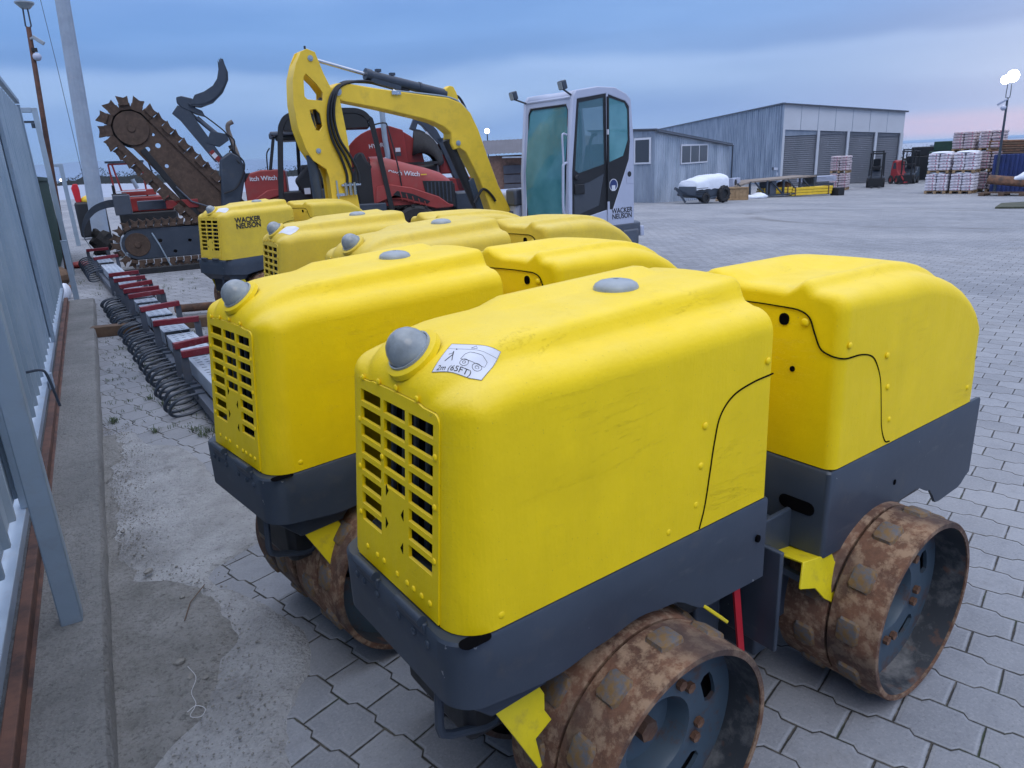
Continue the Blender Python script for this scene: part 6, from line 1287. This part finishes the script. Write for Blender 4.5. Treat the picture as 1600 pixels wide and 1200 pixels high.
for k in range(9):
    a = radians(200-25*k); secs.append([(-.75, .32*cos(a), .42+.30*sin(a)), (.75, .32*cos(a), .42+.30*sin(a))])
m_.loft(secs, cap0=False, cap1=False); o = m_.obj('loader_bucket', 'rust_dark', ang=60); q_ = o.modifiers.new('s', 'SOLIDIFY'); q_.thickness = .04; o.location = (36.9, 18.0, GZ+.15); o.rotation_euler = (0, .1, RB); tag(o, 'rusty curved loader bucket lying on a long dark pallet', 'bucket')
m_ = MB(); m_.sph((0, 0, 0), (.55, .35, .2), 16, 9); m_.v = [(v[0], v[1], v[2]*(1+.3*sin(v[0]*9))+.05*v[0]) for v in m_.v]; o = m_.obj('tarp', 'tarp_white'); o.location = (37.1, 17.45, GZ+.78); o.rotation_euler = (0, -.25, RB); tag(o, 'pale crumpled tarpaulin thrown over the rusty bucket', 'tarpaulin')

def forklift(loc, rz, label, body, s_=1.0):
    r_ = thing('forklift', label, 'forklift', loc, rz, 'forklifts by the warehouse'); r_.scale = (s_,)*3
    m_ = MB(); m_.plate([[(-.9, .25), (-.95, .75), (-.85, 1.0), (-.35, 1.02), (-.25, .7), (.45, .65), (.55, .3), (.5, .2), (-.8, .2)]], -.45, .45, xz); m_.obj('body', body, r_, bevel=.05)
    m_ = MB()
    for x, y in ((.35, -.4), (.35, .4), (-.65, -.4), (-.65, .4)): m_.bar((x, y, .6), (x-.05*(1 if x > 0 else 0), y*.9, 1.95), .06, .06)
    m_.box((-.15, 0, 1.98), (1.1, .85, .07)); m_.obj('overhead_guard', 'black', r_)
    m_ = MB()
    for y in (-.28, .28): m_.box((.68, y, 1.10), (.10, .08, 2.1))
    m_.box((.68, 0, 2.1), (.1, .6, .07)); m_.box((.68, 0, .5), (.1, .6, .07)); m_.box((.68, 0, 1.2), (.08, .6, .06)); m_.obj('mast', 'black', r_)
    m_ = MB(); m_.box((1.2, -.2, .07), (1.0, .1, .04)); m_.box((1.2, .2, .07), (1.0, .1, .04)); m_.box((.76, 0, .3), (.05, .8, .5)); m_.obj('forks', 'black', r_)
    m_ = MB(); m_.box((-.35, 0, 1.12), (.4, .45, .25)); m_.box((-.52, 0, 1.4), (.1, .42, .5)); m_.obj('seat', 'black', r_, bevel=.03)
    for x, r in ((.35, .28), (-.6, .22)):
        for y in (-.42, .42): wheel(r_, x, y, r, .16, hubm='steel_grey')
    return r_
forklift((42.3, 28.1, GZ), radians(215), 'dark forklift with a tall black mast in front of the last roller shutter', 'steel_dark')
forklift((46.3, 28.5, GZ), radians(200), 'dark forklift parked behind the red one near the bag stacks', 'steel_dark')
rf = thing('red_loader', 'small bright red loader with a rounded cab between forklifts and warehouse', 'loader', (45.9, 29.0, GZ), radians(250)); rf.scale = (.66, .62, .82)
m_ = MB(); m_.plate([[(-.5, .3), (-.5, 1.0), (-.35, 1.7), (0, 1.8), (.3, 1.7), (.45, 1.0), (.9, .6), (.9, .3)]], -.45, .45, xz); m_.obj('body', 'red_loader', rf, bevel=.08); m_ = MB(); m_.plate([[(-.2, 1.15), (-.15, 1.6), (.2, 1.6), (.28, 1.15)]], -.46, .46, xz); m_.obj('window', 'window_glass', rf)
m_ = MB(); m_.bar((.7, -.3, .8), (1.3, -.3, .3), .1, .12); m_.bar((.7, .3, .8), (1.3, .3, .3), .1, .12); m_.box((1.35, 0, .12), (.2, .6, .12)); m_.obj('loader_arm', 'red_loader', rf, bevel=.02)
m_ = MB(); m_.box((-.51, 0, .6), (.02, .6, .3)); m_.obj('white_panel', 'white_sign', rf)
for x in (-.3, .55):
    for y in (-.46, .46): wheel(rf, x, y, .32, .2)

for i, (x, y, h_, lab) in enumerate([(50.0, 28.2, 1.9, 'dark stack of machine frames just behind the bag pallets'), (51.5, 30.6, 1.6, 'low dark container beyond the red loader')]):
    m_ = MB(); m_.box((0, 0, h_/2), (2.2, 2.0, h_)); m_.box((.3, 0, h_+.15), (1.2, 1.4, .3)); m_.box((-.8, 0, h_+.3), (.1, 1.6, .6)); o = m_.obj(['frame_stack', 'dark_container'][i], 'black' if i else 'green_dark', bevel=.05); o.location = (x, y, GZ); o.rotation_euler = (0, 0, .4); tag(o, lab, ['frames', 'container'][i])
# compressor trailer with white sheet
tr_ = thing('tarped_trailer', 'dark two wheeled trailer under a white sheet, beside the metal shed', 'trailer', (22.7, 22.9, -.64), math.atan2(.1, 2.0))
m_ = MB(); m_.plate([[(-.95, .32), (-.85, .66), (.85, .70), (.92, .35), (.7, .25), (-.6, .22)]], -.45, .45, xz); m_.obj('body', 'steel_dark', tr_, bevel=.03)
for i in range(4): MB().box((-.55, -.46, .36+.07*i), (.6, .02, .02)).obj('louvre', 'black', tr_)
g = []
for i in range(19):
    r_ = []; x = -.85+i*1.72/18
    for j in range(13):
        t = j/12; a = pi*t; y = -.47*cos(a); zz = .60+.42*(sin(a)**.45 if 0 < t < 1 else 0)*(1-.18*max(0, -x))*(.72+.28*min(1, (x+.85)*1.4)); zz += .018*sin(x*17+t*9)+.012*sin(x*31)
        r_.append((x, y, zz-(.08 if j in (0, 12) else 0)))
    g.append(r_)
MB().loft(g).obj('white_sheet', 'tarp_white', tr_, ang=70)
wheel(tr_, .55, -.50, .30, .18, hubm='black'); wheel(tr_, .55, .50, .30, .18, hubm='black'); wheel(tr_, -.35, -.42, .20, .14, hubm='black'); tr_.scale = (1.12, 1.12, 1.12)
m_ = MB(); m_.bar((-.9, 0, .35), (-1.5, 0, .62), .08, .08); m_.bar((-1.5, -.05, .62), (-1.15, -.2, .1), .06, .06); m_.bar((-1.2, -.3, .04), (-.3, -.45, .04), .1, .03); m_.obj('drawbar', 'steel_dark', tr_)
def crate(loc, rz, d_, label, mat='wood'):
    r_ = thing('wooden_crate', label, 'crate', loc, rz); a, b__, c_ = d_
    m_ = MB(); m_.box((0, 0, c_/2), (a*.96, b__*.96, c_*.94)); m_.obj('panels', mat, r_)
    for x in (-a/2, 0, a/2):
        m_ = MB(); m_.box((x, -b__/2, c_/2), (.05, .03, c_)); m_.obj('batten', 'wood', r_)
    for z in (.03, c_-.03):
        m_ = MB(); m_.box((0, -b__/2-.01, z), (a, .03, .06)); m_.obj('batten', 'wood', r_)
crate((26.7, 24.9, -.83), -.6, (1.1, .7, .60), 'pale wooden crate standing under the steel ramp beside the trailer')
for i, (x, y, lab) in enumerate([(25.0, 24.2, 'broken pallet leaning between the trailer and the wooden crate'), (25.7, 24.5, 'low heap of split boards beside the wooden crate')]):
    m_ = MB(); random.seed(i)
    for k in range(7): a = random.uniform(-1, 1); m_.bar((-.4+.1*k, -.2*a, .04+.05*k), (.4, .3*a, .08+.04*k), .08, .025)
    o = m_.obj('board_heap', 'wood'); o.location = (x, y, -.78); tag(o, lab, 'boards')
m_ = MB(); m_.box((0, 0, .22), (.9, .35, .44)); ac = m_.obj('air_unit', 'cab_white', bevel=.02); ac.location = (28.6, 26.75, -.35); ac.rotation_euler = (0, 0, .37); tag(ac, 'white air conditioner unit at the end of the metal shed', 'air conditioner')
m_ = MB(); m_.lathe([(.0, 0), (.16, 0), (.16, .01), (0, .01)], (-.18, -.18, .22), 'y', 20); f__ = m_.obj('fan_grille', 'black', ac)
# steel ramp / frame
rp_ = thing('steel_ramp', 'rusty grey steel loading ramp sloping up behind the yellow beams', 'ramp', (28.2, 26.4, -.93), math.atan2(-.35, 3.0))
m_ = MB(); m_.plate([[(-2.0, .25), (1.0, .82), (5.4, .90), (5.4, .83), (1.0, .74), (-2.0, .16)]], -.1, 1.6, xz); m_.obj('deck', 'plank_grey', rp_)
m_ = MB()
for x in (1.0, 2.1, 3.2, 4.3, 5.3): m_.bar((x, -.08, 0), (x, -.08, .80), .09, .09); m_.bar((x, -.08, .05), (x-.8, -.08, .76), .06, .06)
m_.bar((1.0, -.08, .06), (5.3, -.08, .06), .08, .08); m_.box((5.45, .4, .68), (.2, .8, .5)); m_.obj('trestle', 'steel_dark', rp_)
m_ = MB(); m_.box((2.6, .4, .40), (.4, .8, .7)); m_.obj('grey_box', 'steel_grey', rp_); m_ = MB(); m_.sph((3.7, .5, .35), (.5, .4, .35), 10, 7); m_.obj('winch', 'rust_dark', rp_)
m_ = MB(); m_.sph((0, 0, 0), (.75, .4, .16), 14, 8); m_.v = [(v[0], v[1], v[2]*(1+.4*sin(v[0]*7))) for v in m_.v]; o = m_.obj('white_sacks', 'tarp_white', ang=70); o.location = (29.0, 25.6, -.85); tag(o, 'white plastic sheeting heap between the crate and the yellow beams', 'sheeting')
for k, (x0, y0, x1, y1, lab) in enumerate([(30.3, 26.6, 31.9, 25.9, 'shorter bundle of yellow steel beams beside the white sheeting'), (32.0, 25.95, 34.2, 25.2, 'longer bundle of yellow steel beams nearer the roller shutters')]):
    r_ = thing('beam_bundle', lab, 'beam bundle', (x0, y0, zg(x0)), math.atan2(y1-y0, x1-x0)); L_ = sqrt((x1-x0)**2+(y1-y0)**2)
    for z in range(3):
        for yy in range(3): MB().box((L_/2+.03*z, yy*.16, .10+.14*z), (L_, .13, .12)).obj('beam', 'yellow_machine', r_, bevel=.01)
    for x in (.2, L_-.2): MB().box((x, .16, .25), (.05, .50, .46)).obj('strap', 'wood_dark', r_)
m_ = MB(); m_.box((0, 0, .2), (.5, .5, .42)); o = m_.obj('black_box', 'black', bevel=.02); o.location = (34.6, 25.1, zg(34.6)); tag(o, 'black box at the right hand end of the yellow beams', 'box')
for i in range(4):
    m_ = MB(); m_.box((0, 0, .03), (1.9, .7, .05)); o = m_.obj('pale_sheet', 'cab_white'); o.location = (35.2, 26.9, -.42+.07*i); o.rotation_euler = (0, 0, -.5+.02*i); tag(o, 'pale sheet in the low pile behind the yellow beams', 'sheet', 'pale sheets piled behind the yellow beams')
m_ = MB(); m_.box((0, 0, .25), (1.7, .6, .5)); o = m_.obj('sheet_trestle', 'steel_dark', bevel=.02); o.location = (35.2, 26.9, -1.04); o.rotation_euler = (0, 0, -.5); tag(o, 'dark trestle carrying the pale sheets behind the yellow beams', 'trestle')
varied('verge', (.06, .065, .04), .95, 0, .5, 2, (.14, .13, .10), .8)
# grass verge at the far right
m_ = MB(); m_.plate([[(25.6, 12.7), (26.6, 12.0), (27, 9.0), (31, 9.0), (31, 14.2), (29.0, 14.2)]], .005, .06, lambda a, b__, d__: (a, b__, zg(a)+d__)); struct(m_.obj('grass_verge', 'verge'))
# building and trees on the right horizon
fb = thing('distant_shed', 'distant grey shed roof showing beside the topmost bag pallets', 'building', (66.5, 35.9, GZ), .3); m_ = MB(); m_.plate([[(.2, 0), (3, 0), (3, 2.1), (.2, 2.2)]], -1, 3, xz); m_.obj('hall', 'galv_dim', fb)
def tree(x, y, z, h, w, label, seed, grp, mat='hedge', n_=420):
    random.seed(seed); r_ = thing('tree', label, 'tree', (x, y, z), 0, grp)
    m_ = MB(); m_.cyl((0, 0, 0), (.1*h*.1, 0, h*.55), h*.03, 7, h*.012)
    for k in range(9):
        a = random.uniform(0, 6.28); zz = h*random.uniform(.25, .55); m_.tube([(0, 0, zz), (cos(a)*w*.2, sin(a)*w*.2, zz+h*.14), (cos(a)*w*.38, sin(a)*w*.38, zz+h*.32)], h*.012, 5, h*.003)
    m_.obj('trunk', 'skin_bark', r_); m_ = MB()
    cl = [(random.gauss(0, w*.22), random.gauss(0, w*.22), h*random.uniform(.35, .92)) for _ in range(12)]
    for k in range(n_):
        c_ = random.choice(cl); p_ = Vector((c_[0]+random.gauss(0, w*.11), c_[1]+random.gauss(0, w*.11), c_[2]+random.gauss(0, h*.07))); a = Vector((random.uniform(-1, 1), random.uniform(-1, 1), random.uniform(-1, 1))).normalized(); b__ = a.orthogonal().normalized(); q_ = h*random.uniform(.012, .03)
        m_.add([p_-a*q_, p_+b__*q_*.5, p_+a*q_], [(0, 1, 2)])
    m_.obj('crown', mat, r_, recalc=False); return r_
for i in range(13):
    tree(58+random.uniform(-3, 3), 30+i*2.1, GZ, random.uniform(1.9, 2.5), random.uniform(1.6, 2.6), 'dark bare shrub in the hedge line behind the forklifts', 40+i, 'shrubs on the far side of the yard')
for i in range(8): tree(52+i*.8, 16+i*1.7, GZ, 2.2, 2.0, 'bare shrub in the row behind the bag stacks', 140+i, 'shrubs behind the bag stacks')
for i in range(9): tree(70+i*5, 70+i*7, -1.0, 2.6, 3.0, 'low shrub beyond the yard behind the boom', 240+i, 'shrubs beyond the yard', n_=200)
# far wood, lights, hills
random.seed(9); m_ = MB()
for k in range(15000):
    x = random.uniform(-150, 420); d__ = 400+random.gauss(0, 14); env = 3.0+2.0*sin(x*.045)+1.5*sin(x*.13+1)+1.3*sin(x*.31)+.9*sin(x*.83); z = random.random()**1.3*max(2.0, env+2.2)
    a = Vector((random.uniform(-1, 1), random.uniform(-.3, .3), random.uniform(-1, 1))).normalized(); q_ = random.uniform(.2, .62); b__ = Vector((a.z, 0, -a.x)); p_ = Vector((x, d__, z-1.0)); m_.add([p_-a*q_, p_+b__*q_*.7, p_+a*q_], [(0, 1, 2)])
xs = [-150+i*2.5 for i in range(229)]
m_.loft([[(x, 412, -1.5) for x in xs], [(x, 412, 2.4+1.5*sin(x*.045)+.9*sin(x*.13+1)+.7*sin(x*.31)+random.uniform(-.5, .5)) for x in xs]], cap0=False, cap1=False)
o = m_.obj('far_wood', 'hedge', recalc=False); o['kind'] = 'stuff'
for i, (x, z) in enumerate(((-7.5, 2.4), (24.5, 2.6), (38.0, 2.6), (60, 2.5))):
    m_ = MB(); m_.sph((0, 0, 0), .5, 10, 7); o = m_.obj('far_light', 'lamp_far'); o.location = (x, 376, z); tag(o, 'tiny distant street light in front of the far wood', 'light', 'tiny distant lights along the far wood')
xs = [-4200+i*140 for i in range(80)]
def hh_(x, k): return (46+20*sin(x*.0011+k))*max(.12, min(1, (1700-x)/900))+(0 if x > 1700 else 16*sin(x*.0031+2*k)+6*sin(x*.011)+3*sin(x*.027))
def hh_old(x, k): return 46+20*sin(x*.0011+k)+16*sin(x*.0031+2*k)+6*sin(x*.011)+3*sin(x*.027)
m_ = MB(); m_.loft([[(x, 3200-.22*x, -60) for x in xs], [(x, 3500-.22*x, hh_(x, 1)) for x in xs], [(x, 4200-.22*x, hh_(x, 1)*.9) for x in xs], [(x, 4500-.22*x, -60) for x in xs]], cap0=False, cap1=False)
struct(m_.obj('hills', 'hill_hazed', ang=60, recalc=False))

# ------------------------------------------------------------------ the air
hz = MB(); hz.box((500, 1500, 58), (10400, 7000, 122)); 
hm = bpy.data.materials.new('haze'); hm.use_nodes = True; t_ = hm.node_tree; t_.nodes.clear(); ho = t_.nodes.new('ShaderNodeOutputMaterial'); hv = t_.nodes.new('ShaderNodeVolumePrincipled')
hv.inputs['Density'].default_value = .00012; hv.inputs['Color'].default_value = (.60, .82, 1, 1); t_.links.new(hv.outputs[0], ho.inputs['Volume']); MATS['haze'] = hm
ho_ = hz.obj('haze', 'haze'); ho_['kind'] = 'stuff'
